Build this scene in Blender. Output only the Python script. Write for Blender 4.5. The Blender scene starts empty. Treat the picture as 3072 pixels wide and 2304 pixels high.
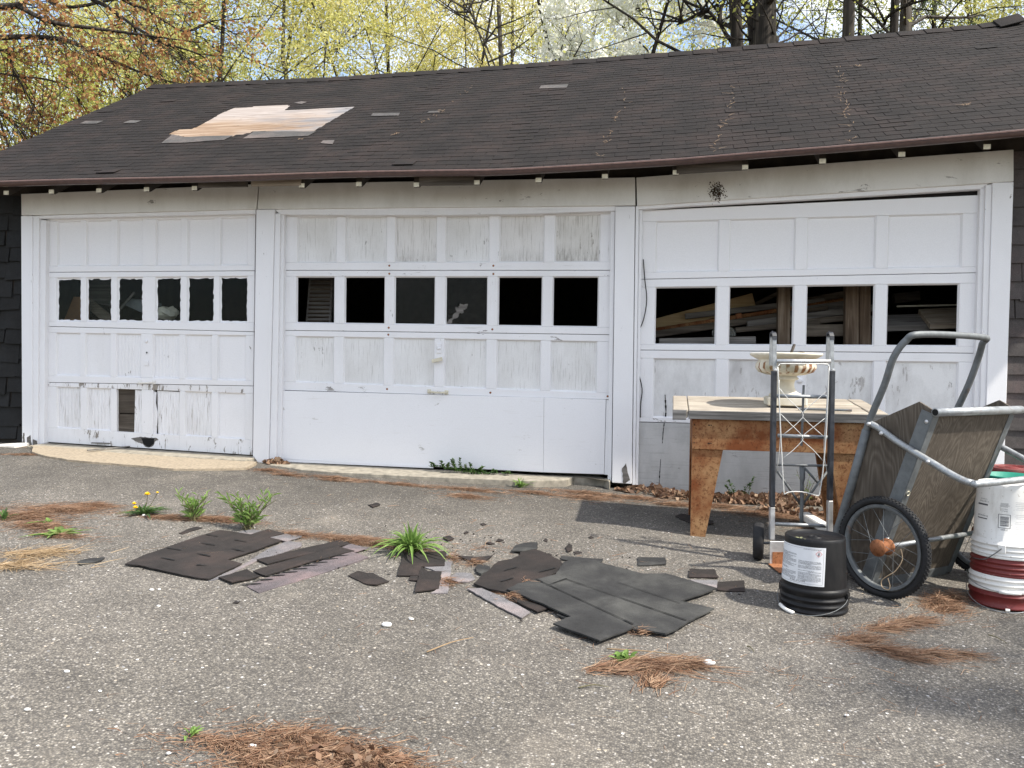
import bpy, math, random
import numpy as np
from mathutils import Vector, Matrix, noise as mnoise
R_=random.Random(7); rng=np.random.default_rng(7)
rad=math.radians
SC=bpy.context.scene; COL=SC.collection
# ---------------------------------------------------------------- camera, sky, sun, exposure
cam=bpy.data.cameras.new('camera'); cam.sensor_width=36; cam.lens=36*2450/3072; cam.clip_end=2000; cam.clip_start=.05
co=bpy.data.objects.new('camera',cam); COL.objects.link(co)
_r,_u,_b=[Vector(v) for v in [[0.984142, 0.176887, 0.01326], [-0.017554, 0.022734, 0.999587], [0.176512, -0.983969, 0.025479]]]
co.matrix_world=Matrix.Translation(Vector((0,-6.8,1.05)))@Matrix((_r,_u,_b)).transposed().to_4x4()
SC.camera=co
CLOUD=6.6
SUN_AZ,SUN_EL=rad(104),rad(50)          # compass angle from +Y towards +X, elevation
W=bpy.data.worlds.new('World'); SC.world=W; W.use_nodes=True
nt=W.node_tree; bg=nt.nodes['Background']
sky=nt.nodes.new('ShaderNodeTexSky'); sky.sky_type='NISHITA'; sky.sun_disc=False
sky.sun_elevation=SUN_EL; sky.sun_rotation=SUN_AZ; sky.air_density=1.0; sky.dust_density=1.0; sky.ozone_density=1.0
# thin bright cloud over most of the sky, blue between
tc=nt.nodes.new('ShaderNodeTexCoord'); mp=nt.nodes.new('ShaderNodeMapping'); mp.inputs[3].default_value=(1,1,2.2); mp.inputs[1].default_value=(5.48,3.64,2.12); nt.links.new(tc.outputs['Generated'],mp.inputs[0])
nz=nt.nodes.new('ShaderNodeTexNoise'); nz.inputs['Scale'].default_value=2.6; nz.inputs['Detail'].default_value=7; nz.inputs['Roughness'].default_value=.58; nt.links.new(mp.outputs[0],nz.inputs['Vector'])
rm=nt.nodes.new('ShaderNodeMapRange'); rm.inputs[1].default_value=.42; rm.inputs[2].default_value=.62; rm.inputs[3].default_value=.06; rm.inputs[4].default_value=.9; nt.links.new(nz.outputs[0],rm.inputs[0])
mxs=nt.nodes.new('ShaderNodeMixRGB'); nt.links.new(rm.outputs[0],mxs.inputs[0]); nt.links.new(sky.outputs[0],mxs.inputs[1]); mxs.inputs[2].default_value=(CLOUD*1.0,CLOUD*.985,CLOUD*.97,1)
nt.links.new(mxs.outputs[0],bg.inputs[0]); bg.inputs[1].default_value=.15
sl=bpy.data.lights.new('sun','SUN'); sl.energy=3.9; sl.angle=rad(1.2); sl.color=(1,.94,.84)
so=bpy.data.objects.new('sun',sl); COL.objects.link(so)
sd=Vector((math.sin(SUN_AZ)*math.cos(SUN_EL),math.cos(SUN_AZ)*math.cos(SUN_EL),math.sin(SUN_EL)))
so.rotation_euler=sd.to_track_quat('Z','Y').to_euler(); so.location=(12,-4,12)
SC.view_settings.view_transform='Standard'; SC.view_settings.look='None'; SC.view_settings.gamma=1
SC.view_settings.use_curve_mapping=False; SC.view_settings.exposure=.98
SC.cycles.max_bounces=8; SC.cycles.transparent_max_bounces=16
# ---------------------------------------------------------------- shader helpers
def nd(nt,t,ins=None,**kw):
    n=nt.nodes.new('ShaderNode'+t)
    for k,v in kw.items(): setattr(n,k,v)
    for k,v in (ins or {}).items():
        s=n.inputs[k]
        if isinstance(v,bpy.types.NodeSocket): nt.links.new(v,s)
        elif v is not None:
            if s.type=='RGBA' and len(v)==3: v=(*v,1)
            s.default_value=v
    return n
def newmat(name,rough=.8,spec=.3):
    m=bpy.data.materials.new(name); m.use_nodes=True; nt=m.node_tree; b=nt.nodes['Principled BSDF']
    b.inputs['Roughness'].default_value=rough; b.inputs['Specular IOR Level'].default_value=spec
    return m,nt,b
def co_(nt,scale=(1,1,1),rot=(0,0,0),loc=(0,0,0)):
    t=nd(nt,'TexCoord'); return nd(nt,'Mapping',{0:t.outputs['Object'],1:loc,2:rot,3:scale}).outputs[0]
def noi(nt,vec,scale,det=4,ro=.55,dist=0): return nd(nt,'TexNoise',{'Vector':vec,'Scale':scale,'Detail':det,'Roughness':ro,'Distortion':dist}).outputs[0]
def mr(nt,f,a,b,c=0,d=1): return nd(nt,'MapRange',{0:f,1:a,2:b,3:c,4:d}).outputs[0]
def mth(nt,op,a,b=0.): return nd(nt,'Math',{0:a,1:b},operation=op).outputs[0]
def mix(nt,f,a,b,mode='MIX'):
    return nd(nt,'MixRGB',{0:f,1:a,2:b},blend_type=mode).outputs[0]
def ramp(nt,f,st,interp='LINEAR'):
    n=nd(nt,'ValToRGB',{0:f}); e=n.color_ramp.elements; n.color_ramp.interpolation=interp
    while len(e)<len(st): e.new(.5)
    for q,(p,c) in zip(e,st): q.position=p; q.color=(*c,1) if len(c)==3 else c
    return n.outputs[0]
def bump(nt,b,h,st=.3,dist=.01): nt.links.new(nd(nt,'Bump',{'Height':h,'Strength':st,'Distance':dist}).outputs[0],b.inputs['Normal'])
def setc(nt,b,c): nt.links.new(c,b.inputs['Base Color'])
def island(nt): return nd(nt,'NewGeometry').outputs['Random Per Island']
def orand(nt): return nd(nt,'ObjectInfo').outputs['Random']
def frac(nt,a,b): return mth(nt,'FRACT',mth(nt,'ADD',a,b))
def simple(name,c,rough=.7,metal=0,spec=.4,var=.12,scale=20,bst=.1):
    m,nt,b=newmat(name,rough,spec); b.inputs['Metallic'].default_value=metal
    v=co_(nt); n=noi(nt,v,scale,5); 
    lo=tuple(x*(1-var) for x in c); hi=tuple(min(1,x*(1+var)) for x in c)
    setc(nt,b,ramp(nt,n,[(.3,lo),(.7,hi)])); bump(nt,b,n,bst,.004)
    nt.links.new(mr(nt,n,.3,.7,max(.05,rough-.1),min(1,rough+.1)),b.inputs['Roughness'])
    return m
def paint(name,base=(.80,.80,.82),grain='v',crack=.3,peel=.1,dirt=.15,wood=(.25,.235,.22),seed=0.,wave=0.,dirtc=(.42,.40,.36),mildew=None):
    """old white paint over wood: grain cracks, flakes, grime"""
    m,nt,b=newmat(name,.55,.35)
    L=(seed,seed*1.7,seed*.6)
    st=(120,120,5.) if grain=='v' else (4.,120,120)
    g=noi(nt,co_(nt,st,loc=L),1.,5,.6,.3)
    low=noi(nt,co_(nt,loc=L),2.3,4)
    fine=noi(nt,co_(nt,(1,1,.3) if grain=='v' else (.3,1,1),loc=L),20,8,.72,.4)
    thr=mth(nt,'ADD',mth(nt,'MULTIPLY',low,-.16),.63+.16*.5+ .10*(1-crack*1.6))
    cm=nd(nt,'MapRange',{0:mth(nt,'SUBTRACT',g,thr),1:-.03,2:.09,3:0,4:.68}).outputs[0]
    pt=mth(nt,'ADD',mth(nt,'MULTIPLY',low,-.30),.70+.15-.40*peel)
    pm=nd(nt,'MapRange',{0:mth(nt,'SUBTRACT',fine,pt),1:0,2:.02,3:0,4:.9}).outputs[0]
    d1=mr(nt,noi(nt,co_(nt,(1,1,.45),loc=L),3.1,6,.65),.42,.75,0,dirt)
    c=mix(nt,d1,base,dirtc)
    sp=mr(nt,noi(nt,co_(nt,loc=L),160,2),.3,.7,.93,1.0)
    c=mix(nt,1.,c,nd(nt,'CombineColor',{0:sp,1:sp,2:sp}).outputs[0],'MULTIPLY')
    wc=ramp(nt,g,[(.3,tuple(x*.6 for x in wood)),(.7,tuple(x*1.25 for x in wood))])
    if crack>0: c=mix(nt,cm,c,wc)
    if peel>0: c=mix(nt,pm,c,wc)
    if mildew:   # grey-brown mildew that has crept up from the panel's lower edge
        zz=nd(nt,'SeparateXYZ',{0:co_(nt)}).outputs[2]
        mk=mth(nt,'MULTIPLY',mr(nt,mth(nt,'ADD',zz,mth(nt,'MULTIPLY',noi(nt,co_(nt,(1,1,.6),loc=L),6,5),.22)),mildew[0]+.26,mildew[0]+.10,0,mildew[1]),mr(nt,noi(nt,co_(nt,(60,60,14),loc=L),1.,6,.75),.38,.62))
        c=mix(nt,mk,c,(.13,.115,.095))
    setc(nt,b,c)
    h=mth(nt,'SUBTRACT',mth(nt,'MULTIPLY',g,.25),mth(nt,'ADD',cm if crack>0 else 0.,pm if peel>0 else 0.))
    if wave:
        w=nd(nt,'TexWave',{'Vector':co_(nt),'Scale':9.,'Distortion':2.,'Detail':1.},bands_direction='X').outputs[1]
        h=mth(nt,'ADD',h,mth(nt,'MULTIPLY',w,wave))
    bump(nt,b,h,.35,.004)
    return m
def wood(name,c1,c2,c3,axis='x',sc=1.,rough=.85,seed=0.,warm=0):
    m,nt,b=newmat(name,rough,.2); L=(seed,seed*1.3,seed*.7)
    s={'x':(1.4*sc,38*sc,38*sc),'z':(38*sc,38*sc,1.4*sc),'y':(38*sc,1.4*sc,38*sc)}[axis]
    g=noi(nt,co_(nt,s,loc=L),1.,6,.62,.5); l=noi(nt,co_(nt,loc=L),5.,4); 
    c=ramp(nt,g,[(.28,c1),(.5,c2),(.72,c3)])
    c=mix(nt,mr(nt,l,.35,.75,0,.55),c,c1)
    c=mix(nt,mr(nt,orand(nt),0,1,0,.35),c,c1)
    setc(nt,b,c); bump(nt,b,g,.5,.004)
    return m
def ply(name,c1,c2,c3,axis='z',seed=0.):
    """weathered fir plywood: flame-shaped grain"""
    m,nt,b=newmat(name,.85,.2); L=(seed,seed,seed)
    s={'z':(5.,5.,1.1),'x':(1.1,5.,5.)}[axis]
    v=co_(nt,s,loc=L); big=noi(nt,v,1.1,2,.4)
    ring=mth(nt,'FRACT',mth(nt,'MULTIPLY',big,26.))
    ring=mth(nt,'ABSOLUTE',mth(nt,'SUBTRACT',mth(nt,'MULTIPLY',ring,2.),1.))
    g=noi(nt,co_(nt,{'z':(90,90,3),'x':(3,90,90)}[axis],loc=L),1.,4,.6)
    f=mth(nt,'ADD',mth(nt,'MULTIPLY',ring,.34),mth(nt,'MULTIPLY',g,.72))
    c=ramp(nt,f,[(.2,c1),(.5,c2),(.85,c3)])
    c=mix(nt,mr(nt,noi(nt,co_(nt,loc=L),4,5),.4,.7,0,.6),c,c1)
    setc(nt,b,c); bump(nt,b,f,.35,.003)
    return m
def leafmat(name,cols,trans=.45,rough=.6):
    m=bpy.data.materials.new(name); m.use_nodes=True; nt=m.node_tree; nt.nodes.clear()
    c=ramp(nt,island(nt),[(i/max(1,len(cols)-1),q) for i,q in enumerate(cols)])
    d=nd(nt,'BsdfPrincipled',{'Base Color':c,'Roughness':rough,'Specular IOR Level':.2})
    t=nd(nt,'BsdfTranslucent',{'Color':c})
    mx=nd(nt,'MixShader',{0:trans,1:d.outputs[0],2:t.outputs[0]})
    o=nd(nt,'OutputMaterial'); nt.links.new(mx.outputs[0],o.inputs[0]); return m
def plastic(name,c,dirt,rough=.45,spec=.4,amt=.55):
    m,nt,b=newmat(name,rough,spec); v=co_(nt)
    d=mr(nt,noi(nt,co_(nt,(1,1,.35)),9,7,.7),.50,.72,0,amt); sc=mr(nt,noi(nt,co_(nt,(14,14,120),(.3,.2,0)),1.,5,.7),.63,.70,0,amt*.8)
    sp=mr(nt,noi(nt,v,70,3),.66,.70,0,amt)
    k=nd(nt,'Math',{0:nd(nt,'Math',{0:d,1:sc},operation='MAXIMUM').outputs[0],1:sp},operation='MAXIMUM').outputs[0]
    setc(nt,b,mix(nt,k,c,dirt)); nt.links.new(mr(nt,k,0,1,rough,.85),b.inputs['Roughness']); return m
def metal(name,c,rough,mtl,rustc=(.16,.075,.035),amt=.6):
    m,nt,b=newmat(name,rough,.5); b.inputs['Metallic'].default_value=mtl; v=co_(nt); n=noi(nt,v,26,6,.7); q=noi(nt,v,11,7,.75)
    base=ramp(nt,n,[(.3,tuple(x*.7 for x in c)),(.7,tuple(x*1.25 for x in c))])
    k=mr(nt,q,.60,.68,0,amt); setc(nt,b,mix(nt,k,base,rustc)); bump(nt,b,n,.06,.003)
    nt.links.new(mr(nt,k,0,1,mtl,0),b.inputs['Metallic']); nt.links.new(mr(nt,n,.3,.7,rough-.08,rough+.15),b.inputs['Roughness']); return m
# ---------------------------------------------------------------- mesh helpers
WL={}
def mesh_np(name,V,polys):
    """V (n,3); polys = list of index arrays (m,k)"""
    me=bpy.data.meshes.new(name); V=np.asarray(V,np.float32)
    me.vertices.add(len(V)); me.vertices.foreach_set('co',V.ravel())
    li=[];ls=[];lt=[];s=0
    for p in polys:
        p=np.asarray(p,np.int32)
        if not len(p): continue
        k=p.shape[1]; li.append(p.ravel()); ls.append(s+np.arange(len(p))*k); lt.append(np.full(len(p),k)); s+=p.size
    li=np.concatenate(li); me.loops.add(len(li)); me.loops.foreach_set('vertex_index',li)
    ls=np.concatenate(ls); me.polygons.add(len(ls)); me.polygons.foreach_set('loop_start',ls.astype(np.int32)); me.polygons.foreach_set('loop_total',np.concatenate(lt).astype(np.int32))
    me.update(calc_edges=True); return me
class MB:
    def __init__(s): s.v=[]; s.f=[]
    def add(s,V,F):
        o=len(s.v); s.v+= [tuple(map(float,p)) for p in V]; s.f+=[tuple(i+o for i in q) for q in F]; return s
    def prism(s,q,y0,y1):
        """polygon q of (x,z) extruded from y0 (towards camera) to y1"""
        n=len(q)
        ar=sum(q[i][0]*q[(i+1)%n][1]-q[(i+1)%n][0]*q[i][1] for i in range(n))
        if ar<0: q=q[::-1]
        V=[(x,y0,z) for x,z in q]+[(x,y1,z) for x,z in q]
        F=[tuple(range(n)),tuple(range(2*n-1,n-1,-1))]+[(i,i+n,(i+1)%n+n,(i+1)%n) for i in range(n)]
        return s.add(V,F)
    def box(s,c,sz,M=None):
        x,y,z=[k/2 for k in sz]; V=[Vector((a*x,b*y,d*z)) for a in(-1,1) for b in(-1,1) for d in(-1,1)]
        if M is not None: V=[M@p for p in V]
        V=[p+Vector(c) for p in V]
        return s.add(V,[(0,1,3,2),(4,6,7,5),(0,4,5,1),(2,3,7,6),(0,2,6,4),(1,5,7,3)])
    def beam(s,a,b,w,h,up=(0,0,1)):
        a=Vector(a);b=Vector(b);d=b-a; L=d.length; d.normalize(); r=d.cross(Vector(up)).normalized(); u=r.cross(d)
        M=Matrix((d,r,u)).transposed(); return s.box((a+b)/2,(L,w,h),M)
    def tube(s,P,r,n=8,cap=True,smooth_path=0):
        P=[Vector(p) for p in P]
        if smooth_path: P=catmull(P,smooth_path)
        rs=r if isinstance(r,(list,tuple,np.ndarray)) else [r]*len(P)
        if len(rs)!=len(P): rs=np.interp(np.linspace(0,1,len(P)),np.linspace(0,1,len(rs)),rs)
        V=[];F=[]; pu=None
        for i,p in enumerate(P):
            t=(P[min(i+1,len(P)-1)]-P[max(i-1,0)]).normalized()
            u=pu-t*pu.dot(t) if pu is not None else t.orthogonal()
            if u.length<1e-6: u=t.orthogonal()
            u.normalize(); pu=u; w=t.cross(u)
            for k in range(n):
                a=2*math.pi*k/n; V.append(p+(u*math.cos(a)+w*math.sin(a))*rs[i])
        for i in range(len(P)-1):
            for k in range(n):
                F.append((i*n+k,i*n+(k+1)%n,(i+1)*n+(k+1)%n,(i+1)*n+k))
        if cap: F+= [tuple(range(n-1,-1,-1)),tuple((len(P)-1)*n+k for k in range(n))]
        return s.add(V,F)
    def lathe(s,prof,c=(0,0,0),n=32,M=None,rmod=None,a0=0,a1=2*math.pi):
        full=abs(a1-a0-2*math.pi)<1e-6; m=n if full else n+1; V=[];F=[]
        for r,z in prof:
            for k in range(m):
                a=a0+(a1-a0)*k/n; rr=r*(rmod(a,z) if rmod else 1)
                p=Vector((rr*math.cos(a),rr*math.sin(a),z)); 
                if M is not None: p=M@p
                V.append(p+Vector(c))
        for i in range(len(prof)-1):
            for k in range(n):
                k2=(k+1)%m; F.append((i*m+k,i*m+k2,(i+1)*m+k2,(i+1)*m+k))
        return s.add(V,F)
def catmull(P,n):
    out=[]
    for i in range(len(P)-1):
        p0=P[max(i-1,0)];p1=P[i];p2=P[i+1];p3=P[min(i+2,len(P)-1)]
        for k in range(n):
            t=k/n; out.append(.5*((2*p1)+(p2-p0)*t+(2*p0-5*p1+4*p2-p3)*t*t+(3*p1-p0-3*p2+p3)*t**3))
    out.append(P[-1]); return out
def link(o,parent=None):
    COL.objects.link(o)
    if parent is not None: o.parent=parent; WL[o.name]=WL[parent.name]
    else: WL[o.name]=o.location.copy()
    return o
def tag(o,label=None,cat=None,group=None,kind=None):
    for k,v in dict(label=label,category=cat,group=group,kind=kind).items():
        if v: o[k]=v
    return o
def thing(name,label,cat,loc,group=None):
    o=bpy.data.objects.new(name,None); o.location=loc; o.empty_display_size=.1; link(o); return tag(o,label,cat,group)
def obj(name,mb,mt,parent=None,smooth=False,bevel=0,base=None,label=None,kind=None,polys=None):
    """one mesh object from world coordinates; polys given -> numpy mesh"""
    if polys is not None: V=np.asarray(mb,float)
    else: V=np.array(mb.v,float)
    if parent is not None: off=np.array(WL[parent.name])
    else: off=np.array(base if base is not None else (V[:,0].mean(),V[:,1].mean(),V[:,2].min()))
    if polys is not None: me=mesh_np(name,V-off,polys)
    else: me=bpy.data.meshes.new(name); me.from_pydata((V-off).tolist(),[],mb.f); me.update()
    if smooth: me.polygons.foreach_set('use_smooth',np.ones(len(me.polygons),bool))
    if mt: me.materials.append(mt)
    o=bpy.data.objects.new(name,me)
    if parent is None: o.location=off
    link(o,parent)
    if bevel:
        b=o.modifiers.new('bevel','BEVEL'); b.width=bevel; b.segments=1; b.limit_method='ANGLE'; b.angle_limit=rad(35)
    if label: o['label']=label
    if kind: o['kind']=kind
    return o
def autosmooth(o,ang=40):
    o.data.polygons.foreach_set('use_smooth',np.ones(len(o.data.polygons),bool))
    try: o.data.set_sharp_from_angle(angle=rad(ang))
    except Exception: pass
    return o
def gz(x,y): return .015-.034*x+.03*y
def lerp(a,b,t): return a+(b-a)*t
def leaves_np(C,size,rng,asp=.55,up=0.,jit=.4,flat=None):
    """rhombus leaves at centres C"""
    n=len(C); d=rng.normal(size=(n,3)); d[:,2]+=up; d/=np.linalg.norm(d,axis=1)[:,None]
    e=rng.normal(size=(n,3)); e-=d*(e*d).sum(1)[:,None]; e/=np.linalg.norm(e,axis=1)[:,None]
    s=(size*(1+jit*rng.uniform(-1,1,n)))[:,None]
    V=np.stack([C-d*s*.5,C+e*s*asp*.5,C+d*s*.5,C-e*s*asp*.5],1).reshape(-1,3)
    return V,np.arange(4*n).reshape(n,4)
# ---------------------------------------------------------------- materials
M={}
M['paint']=paint('white_paint',crack=.12,peel=.06,dirt=.10)
M['paint_door']=paint('old_white_paint',crack=.22,peel=.08,dirt=.18,seed=3.)
M['paint_h']=paint('white_paint_rail',grain='h',crack=.28,peel=.14,dirt=.14,seed=5.)
M['paint_split']=paint('split_white_panel',crack=.95,peel=.16,dirt=.3,seed=41.,wave=3.,wood=(.20,.17,.14))
M['paint_mildew']=paint('mildewed_white_panel',crack=.9,peel=.1,dirt=.45,seed=43.,base=(.70,.69,.67),wood=(.28,.26,.23),mildew=(1.86,.8))
M['paint_mildew_light']=paint('slightly_mildewed_white_panel',crack=.9,peel=.1,dirt=.42,seed=47.,base=(.73,.72,.71),wood=(.30,.28,.26),mildew=(1.84,.42))
M['paint_peel']=paint('peeling_white_paint',crack=.45,peel=.27,dirt=.28,seed=31.,wood=(.22,.19,.155))
M['paint_clean']=paint('clean_white_paint',crack=0,peel=0,dirt=.05,seed=1.)
M['paint_cracked']=paint('crazed_white_paint',crack=.85,peel=.09,dirt=.40,seed=8.,base=(.76,.76,.76),wood=(.34,.33,.315))
M['paint_warped']=paint('warped_white_panel',crack=.32,peel=.14,dirt=.14,seed=11.,wave=2.2)
M['paint_mouldy']=paint('stained_white_paint',crack=.05,peel=.26,dirt=1.,seed=14.,base=(.74,.74,.74),dirtc=(.40,.39,.385),wood=(.45,.43,.42))
M['paint_dirty']=paint('dirty_header_paint',grain='h',crack=.15,peel=.1,dirt=.6,seed=17.,dirtc=(.45,.43,.38),base=(.72,.71,.68))
M['plywood_white']=paint('white_plywood',grain='h',crack=.36,peel=.06,dirt=.04,seed=20.,base=(.82,.82,.84),wood=(.5,.48,.46))
M['plywood_grey']=paint('weathered_white_plywood',grain='h',crack=.8,peel=.14,dirt=.9,seed=26.,base=(.50,.50,.495),dirtc=(.30,.30,.295),wood=(.24,.235,.23))
M['dark_wood']=simple('dark_stained_wood',(.018,.015,.013),.9,var=.5,scale=12)
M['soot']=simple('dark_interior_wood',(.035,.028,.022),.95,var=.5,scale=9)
M['cream']=simple('cream_paint',(.62,.58,.46),.7,var=.2,scale=40)
M['old_board']=wood('old_brown_board',(.035,.028,.022),(.10,.085,.07),(.20,.17,.14),'x',seed=2.)
M['bare_board']=wood('bare_grey_board',(.14,.11,.085),(.30,.25,.19),(.42,.37,.30),'x',seed=4.)
M['gutter']=simple('brown_gutter_metal',(.075,.043,.036),.42,0,.5,.2,30,.03)
M['gutter_lip']=simple('brown_gutter_lip',(.16,.095,.08),.38,0,.5,.2,30,.03)
def shingle_mat(name,c,gran=.5,warm=(1.25,1.1,1.05)):
    m,nt,b=newmat(name,.88,.2)
    r=frac(nt,island(nt),orand(nt)); g=noi(nt,co_(nt),260,2,.7); l=noi(nt,co_(nt),3.,5,.6); md=noi(nt,co_(nt),22.,5,.65)
    k=mth(nt,'ADD',mr(nt,r,0,1,.90,1.10),mr(nt,g,.3,.7,-gran*.6,gran*.6))
    k=mth(nt,'MULTIPLY',k,mr(nt,l,.3,.7,.75,1.25)); k=mth(nt,'MULTIPLY',k,mr(nt,md,.3,.7,.86,1.14))
    cc=mix(nt,mr(nt,l,.45,.65),c,tuple(a*b for a,b in zip(c,warm)))
    c2=nd(nt,'VectorMath',{0:cc,'Scale':k},operation='SCALE').outputs[0]
    setc(nt,b,c2); bump(nt,b,g,.35,.003); return m
M['shingle']=shingle_mat('brown_black_shingle',(.0165,.014,.0132),.4)
M['shingle_back']=shingle_mat('black_shingle_underside',(.027,.0235,.022),.5)
M['shingle_big']=shingle_mat('asphalt_sheet',(.031,.031,.031),.55,(1.6,1.6,1.5))
M['shingle_grey']=shingle_mat('grey_shingle_granules',(.15,.145,.15),.9)
M['shingle_mauve']=shingle_mat('mauve_shingle_granules',(.115,.10,.105),.9)
M['slit']=simple('black_slit',(.006,.006,.006),.95)
M['roof_grey']=shingle_mat('weathered_grey_underlayer',(.085,.082,.080),.8)
M['felt']=simple('black_roof_felt',(.012,.011,.011),.95,var=.4)
M['wall_shingle']=shingle_mat('grey_wall_shingle',(.075,.068,.066),.7,(1.1,.95,.95))
M['wall_shingle_dark']=shingle_mat('black_wall_shingle',(.02,.02,.02),.6,(.9,.95,1))
def deck_mat():
    m,nt,b=newmat('bare_roof_plywood',.8,.25)
    g=noi(nt,co_(nt,(2.0,26,26)),1.,6,.62,.7); l=noi(nt,co_(nt,(1,1,1)),1.6,4); s=noi(nt,co_(nt,(9,30,30)),1.,3)
    c=ramp(nt,g,[(.3,(.14,.088,.055)),(.5,(.25,.175,.118)),(.7,(.35,.28,.22))])
    pale=ramp(nt,g,[(.3,(.19,.155,.135)),(.6,(.35,.31,.285))])
    grey=ramp(nt,g,[(.3,(.09,.085,.09)),(.6,(.22,.215,.22))])
    sp=nd(nt,'SeparateXYZ',{0:co_(nt)})
    zz=sp.outputs[2]; xx=sp.outputs[0]
    f=mr(nt,mth(nt,'ADD',zz,mth(nt,'MULTIPLY',l,.35)),3.60,3.80)
    c=mix(nt,f,c,pale)
    gx=mth(nt,'MULTIPLY',mr(nt,mth(nt,'ADD',xx,mth(nt,'MULTIPLY',l,.8)),-2.2,-1.8),mr(nt,noi(nt,co_(nt,(1,3,3)),1.3,4),.42,.62))
    c=mix(nt,gx,c,grey)
    c=mix(nt,mr(nt,s,.68,.72,0,.8),c,(.05,.035,.025))
    setc(nt,b,c); bump(nt,b,g,.3,.003); return m
M['deck']=deck_mat()
def asphalt():
    m,nt,b=newmat('worn_asphalt',.9,.25)
    v=co_(nt); w=noi(nt,v,30,2); 
    vv=nd(nt,'VectorMath',{0:v,1:nd(nt,'VectorMath',{0:nd(nt,'TexNoise',{'Vector':v,'Scale':60.}).outputs[1],'Scale':.006},operation='SCALE').outputs[0]},operation='ADD').outputs[0]
    V1=nd(nt,'TexVoronoi',{'Vector':vv,'Scale':135.,'Randomness':1.}); r1=nd(nt,'SeparateColor',{0:V1.outputs['Color']})
    V2=nd(nt,'TexVoronoi',{'Vector':vv,'Scale':58.,'Randomness':1.}); r2=nd(nt,'SeparateColor',{0:V2.outputs['Color']})
    c=ramp(nt,r1.outputs[0],[(0,(.085,.077,.066)),(.3,(.132,.119,.101)),(.6,(.170,.154,.131)),(.84,(.215,.195,.164)),(.94,(.27,.245,.205)),(.99,(.42,.39,.35))])
    e=mr(nt,V1.outputs['Distance'],.25,.62,0,.6)
    c=mix(nt,e,c,(.04,.039,.04))
    s2=mth(nt,'MULTIPLY',mr(nt,r2.outputs[1],.955,.965),mr(nt,V2.outputs['Distance'],.30,.36,1,0))
    c2=ramp(nt,r2.outputs[0],[(0,(.30,.24,.17)),(.35,(.44,.40,.34)),(.6,(.20,.20,.21)),(1,(.55,.53,.50))])
    c=mix(nt,s2,c,c2)
    big=noi(nt,v,.55,5,.6); md=noi(nt,v,2.6,6,.65)
    k=mth(nt,'MULTIPLY',mr(nt,big,.3,.7,.84,1.2),mr(nt,md,.3,.72,.80,1.2))
    # shade along the door fronts put into the asphalt colour as a darker strip
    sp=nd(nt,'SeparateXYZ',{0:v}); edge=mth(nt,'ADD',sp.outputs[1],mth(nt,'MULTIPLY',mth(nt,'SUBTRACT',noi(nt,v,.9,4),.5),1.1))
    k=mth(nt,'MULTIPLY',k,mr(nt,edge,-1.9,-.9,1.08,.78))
    c=nd(nt,'VectorMath',{0:c,'Scale':k},operation='SCALE').outputs[0]
    dust=mr(nt,noi(nt,v,1.3,7,.7),.56,.78,0,.35); c=mix(nt,dust,c,(.26,.225,.18))
    # hairline cracks
    cv=nd(nt,'TexVoronoi',{'Vector':nd(nt,'VectorMath',{0:v,1:nd(nt,'VectorMath',{0:nd(nt,'TexNoise',{'Vector':v,'Scale':3.,'Detail':5.}).outputs[1],'Scale':.35},operation='SCALE').outputs[0]},operation='ADD').outputs[0],'Scale':.42},feature='DISTANCE_TO_EDGE').outputs[0]
    ck=mth(nt,'MULTIPLY',mr(nt,cv,.001,.004,1,0),mr(nt,noi(nt,v,.7,2),.60,.66)); c=mix(nt,ck,c,(.03,.026,.022))
    setc(nt,b,c)
    h=mth(nt,'SUBTRACT',mth(nt,'ADD',mth(nt,'MULTIPLY',V1.outputs['Distance'],-.8),mth(nt,'MULTIPLY',s2,.5)),mth(nt,'MULTIPLY',ck,3.))
    bump(nt,b,h,.55,.004); return m
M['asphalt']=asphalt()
M['concrete']=simple('old_concrete',(.26,.235,.19),.9,var=.35,scale=18,bst=.4)
M['concrete_tan']=simple('tan_concrete',(.29,.24,.175),.9,var=.28,scale=45,bst=.4)
M['white_block']=simple('whitewashed_block',(.70,.66,.60),.85,var=.14,scale=25,bst=.3)
M['forest_floor']=simple('leaf_litter',(.10,.075,.045),.95,var=.5,scale=8)
M['needle']=leafmat('pine_needles',[(.17,.095,.06),(.27,.16,.10),(.36,.245,.16),(.13,.075,.05),(.24,.125,.07)],.15,.7)
M['straw']=leafmat('dry_straw',[(.40,.30,.18),(.33,.22,.12),(.46,.37,.25)],.2,.7)
M['roof_straw']=leafmat('roof_litter',[(.22,.15,.09),(.15,.10,.065),(.28,.21,.14)],.1,.8)
M['dead_leaf']=leafmat('dead_leaves',[(.12,.065,.042),(.19,.11,.07),(.31,.20,.13),(.09,.05,.035),(.40,.29,.20)],.2,.6)
M['weed']=leafmat('weed_leaf',[(.13,.22,.05),(.19,.31,.08),(.30,.40,.13)],.35,.5)
M['weed_dark']=leafmat('dark_weed_leaf',[(.05,.10,.03),(.08,.15,.04)],.3,.5)
M['dandelion']=leafmat('dandelion_yellow',[(.85,.60,.02),(.90,.70,.04)],.2,.6)
M['stem']=simple('weed_stem',(.10,.09,.04),.7)
M['pebble']=simple('white_pebble',(.80,.78,.75),.6,var=.06)
M['galv']=metal('galvanised_steel',(.33,.345,.355),.48,.75)
M['galv_dull']=metal('dull_galvanised_steel',(.15,.16,.165),.6,.5)
M['steel_white']=simple('whitened_wire',(.58,.58,.56),.45,.2,.5,.12,30,.03)
M['alu']=simple('scuffed_aluminium',(.55,.55,.55),.42,.7,.5,.18,26,.04)
M['black_paint']=simple('chipped_black_paint',(.022,.025,.032),.5,0,.5,.4,30,.08)
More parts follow.
